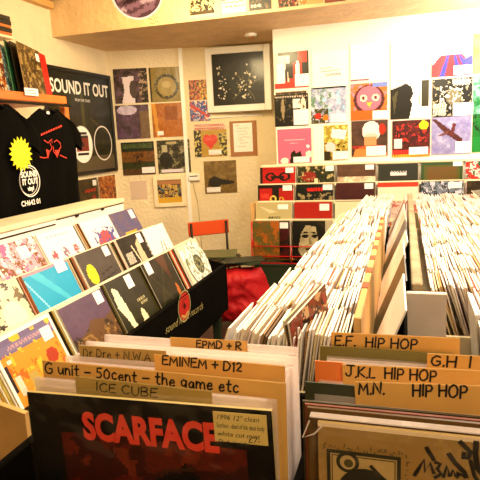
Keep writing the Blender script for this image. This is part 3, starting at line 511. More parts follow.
# red birds
mb = MB(); q = lambda x, y: loc_on(t2, x, y)
for bird in (([(44,140),(48,143),(52,139),(52,143)], [(50,143),(52,148),(49,153)], [(40,157),(44,158),(48,157)], [(46,149),(50,151),(48,159)]), ([(54,142),(57,140),(60,143),(61,147),(58,151)], [(60,155),(64,157),(67,158)], [(53,146),(54,152),(57,156)], [(55,150),(60,150),(57,158)])):
    mb = MB()
    for pts in bird[:3]: mb.stroke([q(*a) for a in pts], .006, 0)
    mb.quad([(q(*a)[0], 0, q(*a)[1]) for a in bird[3]][::-1]); cloth_print(t2, mb, 'bird_print', M['redink'])
mb = MB()
for i in range(9): mb.stroke([q(41+2.4*i, 135-1.05*i), q(42.6+2.4*i, 134-1.05*i)], .012, 0)
cloth_print(t2, mb, 'caption_print', M['redink'])
# round logo
mb = MB(); cx, cz = loc_on(t1, 30, 181); R = .092
mb.disc((cx, cz), R, R*.93, n=40); mb.disc((cx-.01, cz), R*.88, R*.84, n=36)
pr = cloth_print(t1, mb, 'logo_ring', M['white'])
for body, z, s_ in (('SOUND', .024, .046), ('IT OUT', -.018, .046), ('vinyl', -.054, .034)): text(t1, body, s_, M['white'], cx, cz+z, -.0465, bold=.0018, align='CENTER', name='logo_lettering', sx=.9)
text(t1, 'CH642 01', .042, M['white'], cx-.01, cz-R-.045, -.0465, bold=.001, align='CENTER', name='logo_lettering')
mb = MB(); n = 36; sx_, sz_ = loc_on(t1, 20, 154)
pts = [((.098 if i % 2 else .072)*math.cos(2*PI*i/n), (.098 if i % 2 else .072)*math.sin(2*PI*i/n)) for i in range(n)]
mb.quad([(a, -.002, b) for a, b in pts]); mb.quad([(a, .001, b) for a, b in pts][::-1])
for i in range(n): a, b = pts[i], pts[(i+1) % n]; mb.quad([(a[0], .001, a[1]), (b[0], .001, b[1]), (b[0], -.002, b[1]), (a[0], -.002, a[1])])
st = mb.build('star_tag', M['yellow'], t1, (sx_, -.052, sz_), (0, -.15, 0))
mb = MB()
for i in range(4): mb.stroke([(-.05+.008*k+.004*i, .03-.018*i+.003*((k*5+i) % 3)) for k in range(12)], .002, -.003)
mb.build('star_handwriting', M['ink'], st)
mb = MB(); cx, cz = loc_on(t0, -7, 150); mb.disc((cx, cz+.04), .07, .055, n=30); mb.box((cx+.03, 0, cz-.03), (.12, .001, .03)); mb.box((cx+.03, 0, cz-.08), (.12, .001, .03)); cloth_print(t0, mb, 'logo_print', M['white'])
# ------------------------------------------------------------------ left stepped record display
DY0, DY1 = 1.30, 3.26
ds = tag(empty('stepped_record_rack', (0, 0, 0)), 'long black fronted stepped wooden rack of records along the left side', 'record rack')
T = ((-1.27, .845, -1.135, .55), (-1.53, .93, -1.40, .64), (-1.74, 1.03, -1.60, .745))   # row top x,z / bottom x,z
MB().bevbox((-1.115, (DY0+DY1)/2, .50), (.022, DY1-DY0, .30), .003).build('front_board', M['darkwood'], ds)
MB().bevbox((-1.115, (DY0+DY1)/2, .653), (.026, DY1-DY0, .008), .002).build('front_board_lip', M['darkwood'], ds)
def sidepanel(y, m_, name):
    mb = MB(); P = [(-1.104, .35), (-1.104, .655), (-1.30, .70), (-1.45, .74), (-1.60, .80), (-1.74, .90), (-1.82, 1.0), (-1.90, 1.0), (-1.90, .35)]
    for yy, rev in ((y-.009, 0), (y+.009, 1)): mb.quad([(a, yy, b) for a, b in (P[::-1] if not rev else P)])
    for i in range(len(P)): a, b = P[i], P[(i+1) % len(P)]; mb.quad([(a[0], y-.009, a[1]), (a[0], y+.009, a[1]), (b[0], y+.009, b[1]), (b[0], y-.009, b[1])])
    mb.build(name, m_, ds)
sidepanel(DY0-.012, M['ply'], 'near_side_panel'); sidepanel(DY1+.012, M['darkwood'], 'far_side_panel')
for i, (tx, tz, bx, bz) in enumerate(T):
    MB().bevbox((bx-.08, (DY0+DY1)/2, bz-.015), (.2, DY1-DY0-.01, .018), .003).build('step_shelf', M['ply'], ds)
for tx, tz, bx, bz in T[:2]:
    MB().bevbox((tx-.055, (DY0+DY1)/2, tz-.045), (.018, DY1-DY0-.01, .06), .003).build('divider_rail', M['cream'], ds)
for y in (DY0+.06, 2.3, DY1-.06):
    for x in (-1.16, -1.84): MB().bevbox((x, y, .18), (.05, .05, .36), .004).build('leg', M['green'], ds)
MB().bevbox((-1.5, (DY0+DY1)/2, .36), (.76, DY1-DY0-.02, .02), .003).build('base_board', M['darkwood'], ds)
# roundel and lettering on the front board
lg = empty('front_logo', (-1.1035, 2.32, .5), PI/2); lg.parent = ds; lg.name = 'front_logo'
c = at(185, 306, 0, -1.10)
mb = MB(); r = .085; mb.disc((0, 0), r, y=0, col='1a1408'); mb.disc((0, 0), r, r*.93, y=-.0008, col='c8b878'); mb.disc((0, 0), r*.86, y=-.0008, col='c82c20'); mb.disc((0, 0), r*.18, y=-.0016, col='3a1008'); mb.stroke([(-.03, .0), (-.01, .035), (.03, .04)], .006, -.0016, '3a1008'); mb.stroke([(-.045, -.04), (0, -.06), (.045, -.04)], .012, -.0016, 'd8b858')
mb.build('roundel', M['print_'], lg, (c.y-2.32, 0, c.z-.5))
c = at(164, 334, 0, -1.10); e = at(218, 297, 0, -1.10)
text(lg, 'sound it out records', .062, M['gold'], c.y-2.32+.02, c.z-.5-.01, -.001, shear=.35, bold=-.0012, rot=-math.atan2(e.z-c.z, e.y-c.y), sx=1.0)
# ledge behind the top row
led = tag(empty('ledge_board', (-1.80, 2.57, 1.0), 0), 'cream ledge board behind the top row of records under the shirts', 'ledge'); LL = 1.36
MB().bevbox((-.11, 0, .088), (.22, LL, .018), .003).build('top_board', M['cream'], led)
MB().bevbox((.008, 0, .085), (.014, LL, .026), .003).build('front_strip', M['cream'], led)
MB().bevbox((0, 0, .02), (.012, LL, .10), .003).build('face_board', M['white'], led)
MB().box((.0065, -.38, .045), (.003, .6, .008)).build('slot', M['black'], led)
MB().box((.0065, .3, .066), (.003, .74, .004)).build('dark_line', M['black'], led)  # thin black strip along the top of the face board
for y in (.12, .40): MB().bevbox((.012, y, .062), (.014, .025, .014), .003).build('clip', M['black'], led)
for y in (-.5, .6): MB().bevbox((-.17, y, -.46), (.05, .05, 1.07), .004).build('support_post', M['darkwood'], led)
# records: (row, y centre, art, label, sticker, number behind)
SHORT = iter('house picture|landscape|pale figure|crossing lines|speckled disc|cartoon|cyan|yellow sticker|black figure|red pencil|pastel faces|three busts|striped oval|yellow title'.split('|'))
def pack(row, yc, label, ops, st, nb, cols, side=-1, n=34, special=None):
    sh_ = next(SHORT)
    tx, tz, bx, bz = T[row]; lean = math.atan2(bx-tx, tz-bz); bz2 = tz-.315*math.cos(lean); bx2 = tx+.315*math.sin(lean)
    names = ['front row', 'middle row', 'top row']
    o = record(label, ops, (bx2, yc, bz2), (-lean, 0, PI/2), 'front records of the stepped rack', st, n=n)
    rr = random.Random(int(yc*1000)+row)
    for k in range(nb):
        cl = cols[k % len(cols)]; off = (k+1)*.0075
        b = MB().box((0, 0, .1575), (.315, .006, .315), cl).build('record_sleeve', M['gloss'], None, (bx2-off*math.cos(lean), yc-.004*(k+1)-rr.uniform(0, .004), bz2-off*math.sin(lean)+rr.uniform(-.003, .002)), (-lean, 0, PI/2))
        tag(b, 'thin sleeve packed behind the '+sh_+' sleeve on the stepped rack', 'record', 'sleeves packed behind the '+sh_+' sleeve')
    return o
B3 = ['efe6d2', '241e0e', 'c8a868', '8a3020', 'f4ecd8', '3c3418']
pack(0, 1.50, 'white bordered sleeve with yellow and orange houses, nearest in the front row', ['8a7ca0', ('r',0,.22,1,1,'e8a83c'), ('n',6,.25,'d8802c',3), ('n',7,.25,'ecc84c',6), ('r',0,.1,1,.2,'9488a8'), ('w',.2,.12,.95,.16,'d0a8b0'), ('r',.1,.45,.2,.65,'e8dcc8'), ('r',.3,.5,.42,.7,'c8b068'), ('r',.5,.4,.58,.7,'f0c848'), ('e',.75,.45,.1,.09,'c0502c'), ('r',.62,.6,.72,.78,'d8d0c8'), ('r',.1,.25,.16,.3,'f0e4d8'), ('r',0,.3,.08,.6,'3c2c38'), ('r',0,0,1,.05,'fbf4ee'), ('r',0,0,.05,1,'fbf4ee'), ('r',.95,0,1,1,'fbf4ee'), ('r',0,.95,1,1,'fbf4ee')], (.82,.2,.055,.05), 7, ['efe6d2', 'f0dc70', 'efe6d2', 'd8b040'])
pack(0, 1.865, 'mauve sky sleeve over a brown rocky landscape in the front row', ['7c6078', ('m',4,'6a506c',3,.6), ('p',[(0,.5),(.3,.45),(.5,.33),(.8,.4),(1,.35),(1,1),(0,1)],'7c5a34'), ('nr',0,.42,1,1,7,.1,'4c3818',4), ('nr',0,.5,1,1,9,.2,'a8864c',6), ('r',0,0,1,.03,'e8dcc8')], (.86,.12,.055,.055), 7, ['efe6d2', 'd8b858', '241e0e', 'efe6d2', '8a7438', 'f0dc70'])
pack(0, 2.215, 'dark green sleeve with a pale standing figure in the front row', ['3a3814', ('m',5,'4c481c',3,.7), ('p',[(.1,.1),(.22,.15),(.28,.45),(.3,.7),(.42,1),(.25,1),(.15,.6),(.05,.4)],'f0e8cc'), ('e',.6,.78,.08,.2,'e8e0c0'), ('e',.5,.95,.12,.06,'f0e8cc'), ('w',.6,.42,.85,.46,'c8c098'), ('w',.65,.5,.88,.54,'c8c098')], (.62,.13,.06,.065), 6, ['6c5c30', '241e0e', 'a8905c'])
pack(0, 2.575, 'dark olive sleeve with a small orange figure and crossing lines in the front row', ['34320f', ('m',5,'4a4418',3,.7), ('l',.05,.1,.6,.9,.012,'5c5828'), ('l',.1,.8,.7,.1,.012,'5c5828'), ('p',[(.5,.0),(.85,.0),(.75,.45)],'6c4420'), ('e',.8,.7,.05,.16,'c87c40'), ('e',.78,.88,.03,.08,'e8c890')], (.18,.1,.06,.065), 6, ['241e0e', '4c4418'])
o = pack(0, 3.02, 'white sleeve behind a clear speckled disc, farthest in the front row', ['dfe0c8', ('m',6,'efeedd',3,.5)], (.12,.2,.05,.06), 12, ['efe6d2', '2a4020', 'c83c20', 'efe6d2', 'd88048', '241e0e', 'e8e0c0', '5c7048'])
mb = MB(); n = 40; R = .148
for k in range(12):
    r0, r1 = R*k/12, R*(k+1)/12
    for j in range(n):
        a, b2 = 2*PI*j/n, 2*PI*(j+1)/n
        v = noise.noise(Vector((math.cos(a)*5, math.sin(a)*5, k*.8))); col = 'f2f0e4' if v < .12 else '9aa07c'
        if k < 5: col = '4c5034' if v > -.15 else '9c9c78'
        if k < 1: col = '20200e'
        for yy, s_ in ((-.0015, 1), (.0015, -1)):
            qd = [(r0*math.cos(a), yy, r0*math.sin(a)), (r0*math.cos(b2), yy, r0*math.sin(b2)), (r1*math.cos(b2), yy, r1*math.sin(b2)), (r1*math.cos(a), yy, r1*math.sin(a))]
            mb.quad(qd[::s_], col)
v_ = tag(mb.build('splatter_vinyl_disc', M['gloss'], None, (0, 0, 0)), 'white and green splattered vinyl disc at the far end of the front row', 'record')
lean = o.rotation_euler.x; v_.rotation_euler = (lean, 0, PI/2); v_.location = o.matrix_basis @ Vector((.02, -.008, .165))
B2 = ['efe6d2', 'c87858', '241e0e', 'f4ecd8', '8a3020']
pack(1, 1.66, 'brown and cream cartoon sleeve at the near end of the middle row', ['e8dcc0', ('n',5,.15,'8a7850',3), ('n',6,.3,'4c4228',6), ('e',.7,.5,.2,.25,'f4ecd8'), ('l',.3,.3,.5,.7,.02,'3c3420')], None, 5, B2)
pack(1, 2.01, 'bright cyan sleeve with a dark blue half disc in the middle row', ['14b4d8', ('p',[(.1,.0),(.3,.0),(1,.85),(.85,.75)],'58c8e0'), ('l',0,.1,.45,1,.012,'a8e4f0'), ('e',.62,.78,.19,.17,'1c5cc0'), ('o',.62,.78,.21,.19,.12,'143c70'), ('r',0,0,1,.05,'b8a0b0')], (.82,.06,.075,.06), 8, ['b0603c', 'e8b090', '241e0e', 'efe6d2'])
pack(1, 2.40, 'grey sleeve with a round yellow sticker in the middle row', ['6c645c', ('m',6,'5c544c',3,.6), ('e',.22,.38,.13,.17,'f0e424'), ('l',.4,.45,.85,.38,.008,'2c2820'), ('l',.4,.55,.88,.48,.008,'2c2820'), ('l',.35,.7,.8,.63,.008,'3c3428')], (.84,.11,.055,.055), 7, ['efe6d2', 'a05c38', '3c2c1c', 'e0c8a0'])
pack(1, 2.80, 'black sleeve with a white figure and white lettering in the middle row', ['26220c', ('m',5,'4c4420',3,.5), ('p',[(.55,.2),(.7,.1),(.75,.5),(.85,.9),(.6,.7),(.5,.9)],'d8ccb0'), ('w',.08,.3,.35,.5,'e8e0d0'), ('w',.15,.65,.5,.8,'f4ecd8'), ('l',.4,.2,.6,.9,.02,'e8dcc0')], (.8,.12,.055,.06), 8, ['efe6d2', '6c2c18', '2c4020', 'c8b088'])
pack(1, 3.10, 'white sleeve with a few red pencil strokes at the far end of the middle row', ['fbf4ee', ('l',.45,.65,.6,.35,.014,'d05848'), ('l',.6,.7,.72,.35,.012,'d05848'), ('l',.72,.65,.66,.4,.012,'d87868'), ('l',.3,.62,.8,.55,.012,'d87868')], None, 4, ['efe6d2', 'f4ecd8'])
pack(2, 2.06, 'pastel sleeve crowded with pink and brown faces in the top row', ['e0b8c4', ('n',6,.05,'9c6c3c',3), ('n',7,.15,'fbf4ee',6), ('n',5,.2,'c884b0',9), ('e',.3,.8,.12,.2,'3c2c18'), ('e',.35,.85,.06,.14,'f4e8dc')], (.66,.2,.07,.06), 5, B3)
pack(2, 2.40, 'white sleeve with three pink and lilac busts in the top row', ['fbf4f0']+[z for k, cl in enumerate(('dc7080', 'a8889c', 'd87078')) for z in (('e', .2+.3*k, .42, .07, .1, cl), ('e', .2+.3*k, .68, .13, .09, cl), ('nr', .07+.3*k, .32, .33+.3*k, .8, 16, .12, 'fbf0f0', k))]+[('w',.2,.08,.8,.1,'d8a8b8')], None, 7, ['efe6d2', 'a05c38', '5c3c24', 'efe6d2', 'd8a078'])
pack(2, 2.78, 'white sleeve with a red and blue striped oval in the top row', ['fbf4f0', ('e',.58,.62,.32,.36,'d4686c'), ('nr',.2,.2,.95,1,7,.05,'6c6ca8',3), ('nr',.2,.65,.95,1,7,.0,'c84c54',6), ('r',0,0,1,.0,'fbf4f0'), ('w',.05,.1,.2,.14,'8a7c80')]+[('p',[(.0,.0),(.2,.0),(.25,1),(0,1)],'fbf4f0')], None, 5, ['6c3c20', 'c8a068', 'efe6d2', '3c2414'])
pack(2, 3.10, 'blue and mauve sleeve with a yellow title at the far end of the top row', ['6c6c98', ('m',5,'8c7884',3,.8), ('w',.25,.45,.75,.55,'e8d040'), ('r',.25,.47,.72,.53,'d8c040'), ('r',0,.65,1,1,'7c6058'), ('nr',0,.65,1,1,10,.1,'b08c68',5)], (.85,.12,.055,.06), 6, ['3c2c1c', 'efe6d2', 'a8784c'])
# ------------------------------------------------------------------ chair with papers
ch = tag(empty('school_chair', (-1.50, 4.20, 0), math.radians(35)), 'small chair with an orange red backrest and dark legs, papers on its seat', 'chair')
MB().bevbox((0, 0, .44), (.36, .36, .018), .006).build('seat', M['chairred'], ch)
MB().bevbox((0, .19, .71), (.36, .016, .12), .006).build('backrest', M['chairred'], ch)
for x in (-.155, .155):
    MB().tube([(x, .2, 0), (x, .165, .43), (x, .18, .76)], .011, 8).build('rear_leg', M['metal'], ch, smooth=True)
    MB().tube([(x*1.05, -.17, 0), (x, -.15, .43)], .011, 8).build('front_leg', M['metal'], ch, smooth=True)
    MB().tube([(x, -.15, .2), (x, .17, .2)], .007, 8).build('side_rung', M['metal'], ch, smooth=True)
MB().tube([(-.155, .17, .23), (.155, .17, .23)], .007, 8).build('back_rung', M['metal'], ch, smooth=True)
random.seed(9)
for i in range(8):
    o = MB().box((0, 0, 0), (.30, .30, .009), ['2c3420', 'd8cca0', 'a88c50', '4c4424', 'e8dcb8', '3c3018', 'c8b888', '5c5c34'][i]).build('record_sleeve', M['print_'], None, (-1.49+random.uniform(-.02, .03), 4.19+random.uniform(-.02, .02), .4545+.0096*i), (0, 0, random.uniform(-.5, .5)))
    tag(o, 'worn record sleeve in the flat pile on the chair seat', 'record', 'pile of sleeves on the chair')
# ------------------------------------------------------------------ tiered record stand on the back wall
TX0, TP = -1.225, .338
TR = ((4.70, 1.19), (4.60, 1.045), (4.50, .905), (4.40, .762))
stt = tag(empty('tiered_record_stand', (0, 0, 0)), 'tiered record stand with a red wire front against the back wall', 'record stand')
X1 = TX0+TP*7
for k, (y, z) in enumerate(TR):
    MB().bevbox(((TX0+X1)/2, y+.045, z-.325), (X1-TX0, .10, .015), .003).build('step_shelf', M['ply'], stt)
    if k: MB().bevbox(((TX0+X1)/2, y+.082, z-.01), (X1-TX0, .010, .03), .003).build('step_rail', M['cream'], stt)
MB().bevbox(((TX0+X1)/2, YB-.02, 1.2), (X1-TX0, .035, .02), .003).build('top_ledge', M['cream'], stt)
for x in (TX0-.012, X1+.01): MB().bevbox((x, 4.6, .46), (.014, .4, .9), .003).build('side_board', M['ply'], stt)
MB().bevbox(((TX0+X1)/2, 4.57, .2), (X1-TX0, .36, .38), .004).build('plinth', M['green'], stt)
mb = MB(); yf = 4.35
for k in range(5):
    x = TX0+TP*k-.004; mb.tube([(x, yf, .02), (x, yf, .55), (x, yf+.03, .76)], .006, 6) if k in (0,) else mb.tube([(x, yf, .41), (x, yf, .56)], .005, 6)
for z in (.41, .47, .555): mb.tube([(TX0, yf, z), (TX0+TP*4, yf, z)], .005, 6)
for x in (TX0,): mb.tube([(x, yf, .41), (x, 4.7, .41)], .006, 6); mb.tube([(x, yf, .555), (x, 4.6, .8)], .006, 6)
mb.build('wire_basket', M['red'], stt, smooth=True)
tr = {
 (0,0): ('red sleeve with black bat shapes, left end of the top row of the stand', ['c02a22', ('r',0,0,.06,1,'3a1c10'), ('o',.3,.26,.15,.12,.45,'281808'), ('o',.7,.26,.17,.12,.45,'281808'), ('r',.3,.24,.7,.32,'281808'), ('w',.05,.05,.95,.08,'7c2018')], (.84,.09,.07,.045)),
 (0,1): ('dark green and red comic sleeve in the top row of the stand', ['33360f', ('m',6,'5c5830',3,.8), ('e',.3,.28,.2,.14,'a03820'), ('n',9,.25,'c8b888',6), ('e',.5,.4,.05,.08,'e8dcb8')], (.87,.07,.07,.045)),
 (0,2): ('brown and cream sleeve in the top row of the stand', ['6c4c38', ('r',0,.3,1,.5,'f0e4cc'), ('m',4,'8a6848',3,.5)], (.85,.07,.07,.04)),
 (0,3): ('charcoal sleeve with a white caption in the top row of the stand', ['3a3c2c', ('r',.3,.18,.72,.32,'e8e4e0'), ('w',.32,.2,.7,.24,'3a3c2c')], None),
 (0,4): ('green sleeve with a rust pattern in the top row of the stand', ['40602a', ('r',.08,.08,.92,.5,'6c6c28'), ('w',.15,.12,.85,.45,'8a5c24')], (.88,.05,.07,.035)),
 (0,5): ('red and white patterned sleeve at the right of the top row of the stand', ['e8d8d0', ('n',6,.0,'d0402c',3), ('n',7,.2,'407850',6)], None),
 (1,0): ('black and red sleeve with yellow rings in the second row of the stand', ['2a1c0c', ('r',.05,.1,.4,.6,'c02a20'), ('r',.6,.1,1,.6,'b82c20'), ('o',.43,.38,.09,.09,.4,'e8d070'), ('o',.66,.4,.07,.07,.4,'c8a848'), ('w',.1,.25,.3,.35,'e06050')], (.83,.09,.08,.045)),
 (1,1): ('black sleeve with a red title and pale crowd in the second row of the stand', ['16200e', ('w',.28,.1,.72,.2,'e03424'), ('r',.3,.12,.5,.18,'e03424'), ('nr',0,.25,1,.6,8,.1,'a89870',3)], (.85,.09,.08,.045)),
 (1,2): ('maroon sleeve in the second row of the stand', ['5c201c', ('r',.04,.06,.96,.6,'541a1a'), ('m',4,'6c2c24',3,.5)], (.85,.08,.07,.045)),
 (1,3): ('white sleeve with red tabs in the second row of the stand', ['efe0cc', ('r',0,0,1,.12,'d05030')], None),
 (1,4): ('pale blue and grey photo sleeve in the second row of the stand', ['8c94a0', ('n',8,.05,'3c4450',3), ('n',9,.2,'dcd8e0',6), ('r',.3,.3,.35,.6,'20242c')], (.8,.1,.1,.045)),
 (1,5): ('dark sleeve with a gold edge in the second row of the stand', ['2a2010', ('m',5,'8a6c38',3,.6)], None),
 (2,0): ('cream sleeve with a black line of lettering in the third row of the stand', ['c8bc90', ('p',[(.1,.1),(.6,.25),(.4,.3)],'ded4b0'), ('w',.35,.38,.68,.46,'241c0c')], (.76,.12,.09,.04)),
 (2,1): ('bright red sleeve with dark lettering in the third row of the stand', ['b83020', ('w',.08,.42,.92,.52,'3c1c0c')], (.8,.14,.08,.055)),
 (2,2): ('ivory sleeve with a small black word in the third row of the stand', ['ece0c0', ('w',.3,.3,.5,.36,'2a2418')], None),
 (2,3): ('pink and white sleeve in the third row of the stand', ['e8ccc0', ('n',5,.1,'c8806c',3)], None),
 (3,0): ('orange, green and brown mottled sleeve in the red wire basket', ['9c6c30', ('m',4,'6c7440',3,.9), ('n',4,.15,'b8742c',6), ('r',.72,0,1,1,'5c1c14'), ('nr',.72,0,1,1,6,.1,'241c0c',2)], (.84,.12,.07,.05)),
 (3,1): ('black and white portrait sleeve of a face in the red wire basket', ['2a2612', ('e',.42,.55,.3,.48,'cfc3a0'), ('m',6,'8a7c58',3,.45), ('p',[(.0,.0),(.7,.0),(.6,.14),(.35,.12),(.22,.35),(.12,.9),(0,1)],'221e0e'), ('p',[(.6,.1),(.75,.1),(.74,1),(.6,1),(.68,.55)],'221e0e'), ('e',.33,.4,.09,.045,'1c180a'), ('e',.58,.4,.08,.045,'1c180a'), ('l',.25,.32,.42,.3,.018,'1c180a'), ('l',.5,.3,.66,.33,.018,'1c180a'), ('p',[(.44,.45),(.48,.45),(.5,.62),(.42,.62)],'9c906c'), ('e',.46,.75,.12,.04,'5c5030'), ('p',[(.75,.1),(.9,.3),(.85,1),(.7,.8)],'2a2612'), ('r',.86,0,1,1,'c8bca0')], None),
}
SH2 = iter('black bat|green and red comic|brown and cream|charcoal captioned|rust patterned|red and white patterned|yellow ringed|red titled black|maroon|red tabbed white|blue and grey photo|gold edged|plain cream|bright red|ivory|pink and white|mottled orange|face portrait'.split('|'))
for (r_, c_), (lab, ops, st_) in tr.items():
    sh_ = next(SH2)
    y, z = TR[r_]; xc = TX0+TP*c_+.162
    record(lab, ops, (xc, y-.028, z-.313), (-.09, 0, 0), 'front records on the tiered stand', st_, n=30)
    for k in range(4 if r_ < 3 else 5):
        b = MB().box((0, 0, .1575), (.315, .005, .315), ['efe6c8', 'c8b078', '5c4c28', 'efe6d2', '8a7440'][(k+c_) % 5]).build('record_sleeve', M['print_'], None, (xc+.002*(k+1), y-.028+.0085*(k+1), z-.313+.003*((k*3+c_) % 3)), (-.09, 0, 0))
        tag(b, 'thin sleeve stacked behind the '+sh_+' sleeve on the tiered stand', 'record', 'sleeves stacked behind the '+sh_+' sleeve')
# ------------------------------------------------------------------ red crumpled plastic bag by the stand
rb = MB(); NU, NV = 26, 22
for s_ in (0, 1):
    k0 = len(rb.v)
    for j in range(NV+1):
        for i in range(NU+1):
            u, v = i/NU, j/NV; hw = .19+.06*math.sin(v*3)+.02*noise.noise(Vector((v*5, 3, 1))); edge = (1-abs(2*u-1)**3)*(1-(2*v-1)**8)
            x = (u*2-1)*hw+.03*(v-.5); th = (.13*edge)*(1-2*s_ if s_ else 1)
            dd = .035*noise.noise(Vector((u*6, v*5, 4)))+.02*noise.noise(Vector((u*14, v*11, 9)))
            rb.v.append((x, -th*(1 if not s_ else .3)+(dd*edge if not s_ else 0), .02+.44*(1-v)+.02*noise.noise(Vector((u*5, 2, 3)))*(1-v)))
    for j in range(NV):
        for i in range(NU): a = k0+j*(NU+1)+i; q_ = (a, a+NU+1, a+NU+2, a+1); rb.f.append(q_ if not s_ else q_[::-1]); rb.c.append('ffffff')
tag(rb.build('crumpled_plastic_bag', M['redfab'], None, (-1.24, 3.98, 0), (0, 0, .25), smooth=True), 'crumpled red plastic bag slumped on the floor by the tiered stand', 'bag')
for i in range(3):
    o = MB().box((0, 0, 0), (.3, .2, .008), ['20301c', '3c4428', '1c2414'][i]).build('record_sleeve', M['print_'], None, (-1.24+.02*i, 4.02, .495+.009*i), (0, 0, .2*i)); tag(o, 'dark green sleeve lying on top of the red bag', 'record', 'sleeves on the red bag')
# ------------------------------------------------------------------ singles bins
STOP = 1.05; SZ = .18
tb = tag(empty('singles_table', (0, 0, 0)), 'long low cabinet carrying the packed boxes of seven inch singles', 'cabinet')
MB().bevbox((.13, 2.42, .80), (1.02, 2.72, .04), .004).build('top_board', M['darkwood'], tb)
MB().bevbox((.13, 2.42, .39), (.98, 2.68, .78), .004).build('carcass', M['darkwood'], tb)
def left_x(y): return -.365+.05*(y-1.05)
def tray(label, x0, x1, y0, y1, m_, top):
    t_ = tag(empty('singles_box', (0, 0, 0)), label, 'box', 'boxes holding the singles')
    for x in (x0, x1): MB().bevbox((x, (y0+y1)/2, (.83+top)/2), (.008, y1-y0, top-.83), .002).build('side_panel', m_, t_)
    for y in (y0, y1): MB().bevbox(((x0+x1)/2, y, (.83+top)/2), (x1-x0-.01, .008, top-.83), .002).build('end_panel', m_, t_)
    MB().box(((x0+x1)/2, (y0+y1)/2, .826), (x1-x0-.01, y1-y0-.01, .01)).build('base', m_, t_)
    return t_
random.seed(11)
PAL = ['fbf2e6', 'f6e6d8', 'f4e4c8', 'fbf4f0', 'efd8cc', 'f2e6d0', 'f8ece8', 'e4cfa0', 'fbf2e6', 'c89c60', 'f6e0e0', 'f0e4d0', '9c7440', 'f8f0e4', '6c4c28', 'b8543c']
PALN = ['white', 'pale pink', 'cream', 'white', 'pink', 'cream', 'pale pink', 'tan', 'white', 'brown', 'pink', 'cream', 'dark tan', 'white', 'dark brown', 'rust']
ORD = ['nearest', 'second nearest', 'third nearest', 'fourth nearest', 'fifth nearest', 'sixth nearest', 'seventh nearest']+['far']*12
smesh = []
for c_ in PAL: smesh.append(MB().box((0, 0, SZ/2), (SZ, .0034, SZ), c_).mesh('single_sleeve', M['print_']))
rows = []
y = 1.05; k = 0
while y < 3.62:
    rows.append(y); y += .2
cnt = 0; stuff = MB()
def addsingle(x, y, z, lean, mi, twist):
    global cnt
    if cnt < 296:
        o = link('single_sleeve', smesh[mi], None, (x, y, z), (lean, 0, PI/2+twist)); cnt += 1
        tag(o, PALN[mi]+' seven inch sleeve in the '+ORD[ri_]+' row of the '+('left' if blk == 0 else 'right')+' singles', 'single', 'seven inch singles packed in the long boxes')
    else:
        e = Euler((lean, 0, PI/2+twist)).to_matrix(); k0 = len(stuff.v)
        for a, b, c2 in ((-1,-1,0),(1,-1,0),(1,1,0),(-1,1,0),(-1,-1,1),(1,-1,1),(1,1,1),(-1,1,1)): stuff.v.append(tuple(e @ Vector((a*SZ/2, b*.0017, c2*SZ))+Vector((x, y, z))))
        for f in ((4,5,6,7),(0,1,5,4),(1,2,6,5),(2,3,7,6),(3,0,4,7)): stuff.f.append(tuple(k0+i for i in f)); stuff.c.append(PAL[mi])
for ri_, y in enumerate(rows):
    for blk in (0, 1):
        if blk == 0: xa, xb = left_x(y)+.01, -.106+.018*(y-1.05)
        else:
            if y < 1.04: continue
            xa, xb = (.155 if y < 1.35 else .07), .60
        x = xa; ph = random.uniform(0, 6)
        while x < xb:
            step = random.uniform(.0040, .0066) if y > 1.5 else random.uniform(.0046, .0074)
            lean = (.22 if blk == 0 else -.20)+.10*math.sin(x*22+ph)+random.uniform(-.035, .035)
            z = STOP-SZ*math.cos(lean)+random.uniform(-.009, .007)+.006*math.sin(x*40+ph)
            # left block leans to the right, so its foot is further left
            addsingle(x+(-SZ*math.sin(lean)), y+SZ/2+random.uniform(-.012, .012), max(z, .838), lean, random.choices(range(len(PAL)), weights=[7,6,6,6,4,5,5,4,6,1.6,4,4,1.4,5,1,.5])[0], random.uniform(-.02, .02))
            x += step
tag(stuff.build('packed_singles', M['print_']), 'far rows of densely packed seven inch sleeves filling the long boxes', 'singles', None, 'stuff')
tray('pale box holding the left block of singles', -.40, -.104, 1.04, 3.66, M['cream'], .93)
tray('pale box holding the right block of singles', .055, .64, 1.42, 3.66, M['cream'], .93)
# end panel and grey board of the right hand box
tag(MB().bevbox((.055, 1.405, .93), (.10, .016, .235), .003).build('box_end_panel', M['whiteboard']), 'scuffed white end panel of a box in the aisle gap behind the hip hop dividers', 'panel')
tag(MB().bevbox((.035, 2.5, .945), (.028, 2.15, .24), .004).build('upright_board', M['greyboard']), 'long weathered grey board standing on edge between the two blocks of singles', 'board')
tag(MB().bevbox((.006, 2.4, .93), (.008, 2.6, .2), .002).build('dark_partition', M['darkwood']), 'long dark partition beside the grey board', 'board')  # partition whose dark colour stands in for the shade in this gap
# yellow strip with brown tabs
p = tag(empty('index_strip', (-.092, 1.12, .84)), 'long yellow edged strip with brown square tabs beside the left singles', 'divider strip')
MB().bevbox((0, .72, .115), (.016, 1.45, .23), .002).build('strip', M['ply'], p)
for k in range(8): MB().box((0, .25+.16*k, .2305), (.0165, .055, .003)).build('tab', mat('rust_tab', '9c4a20', .6) if k == 0 else bpy.data.materials['rust_tab'], p)
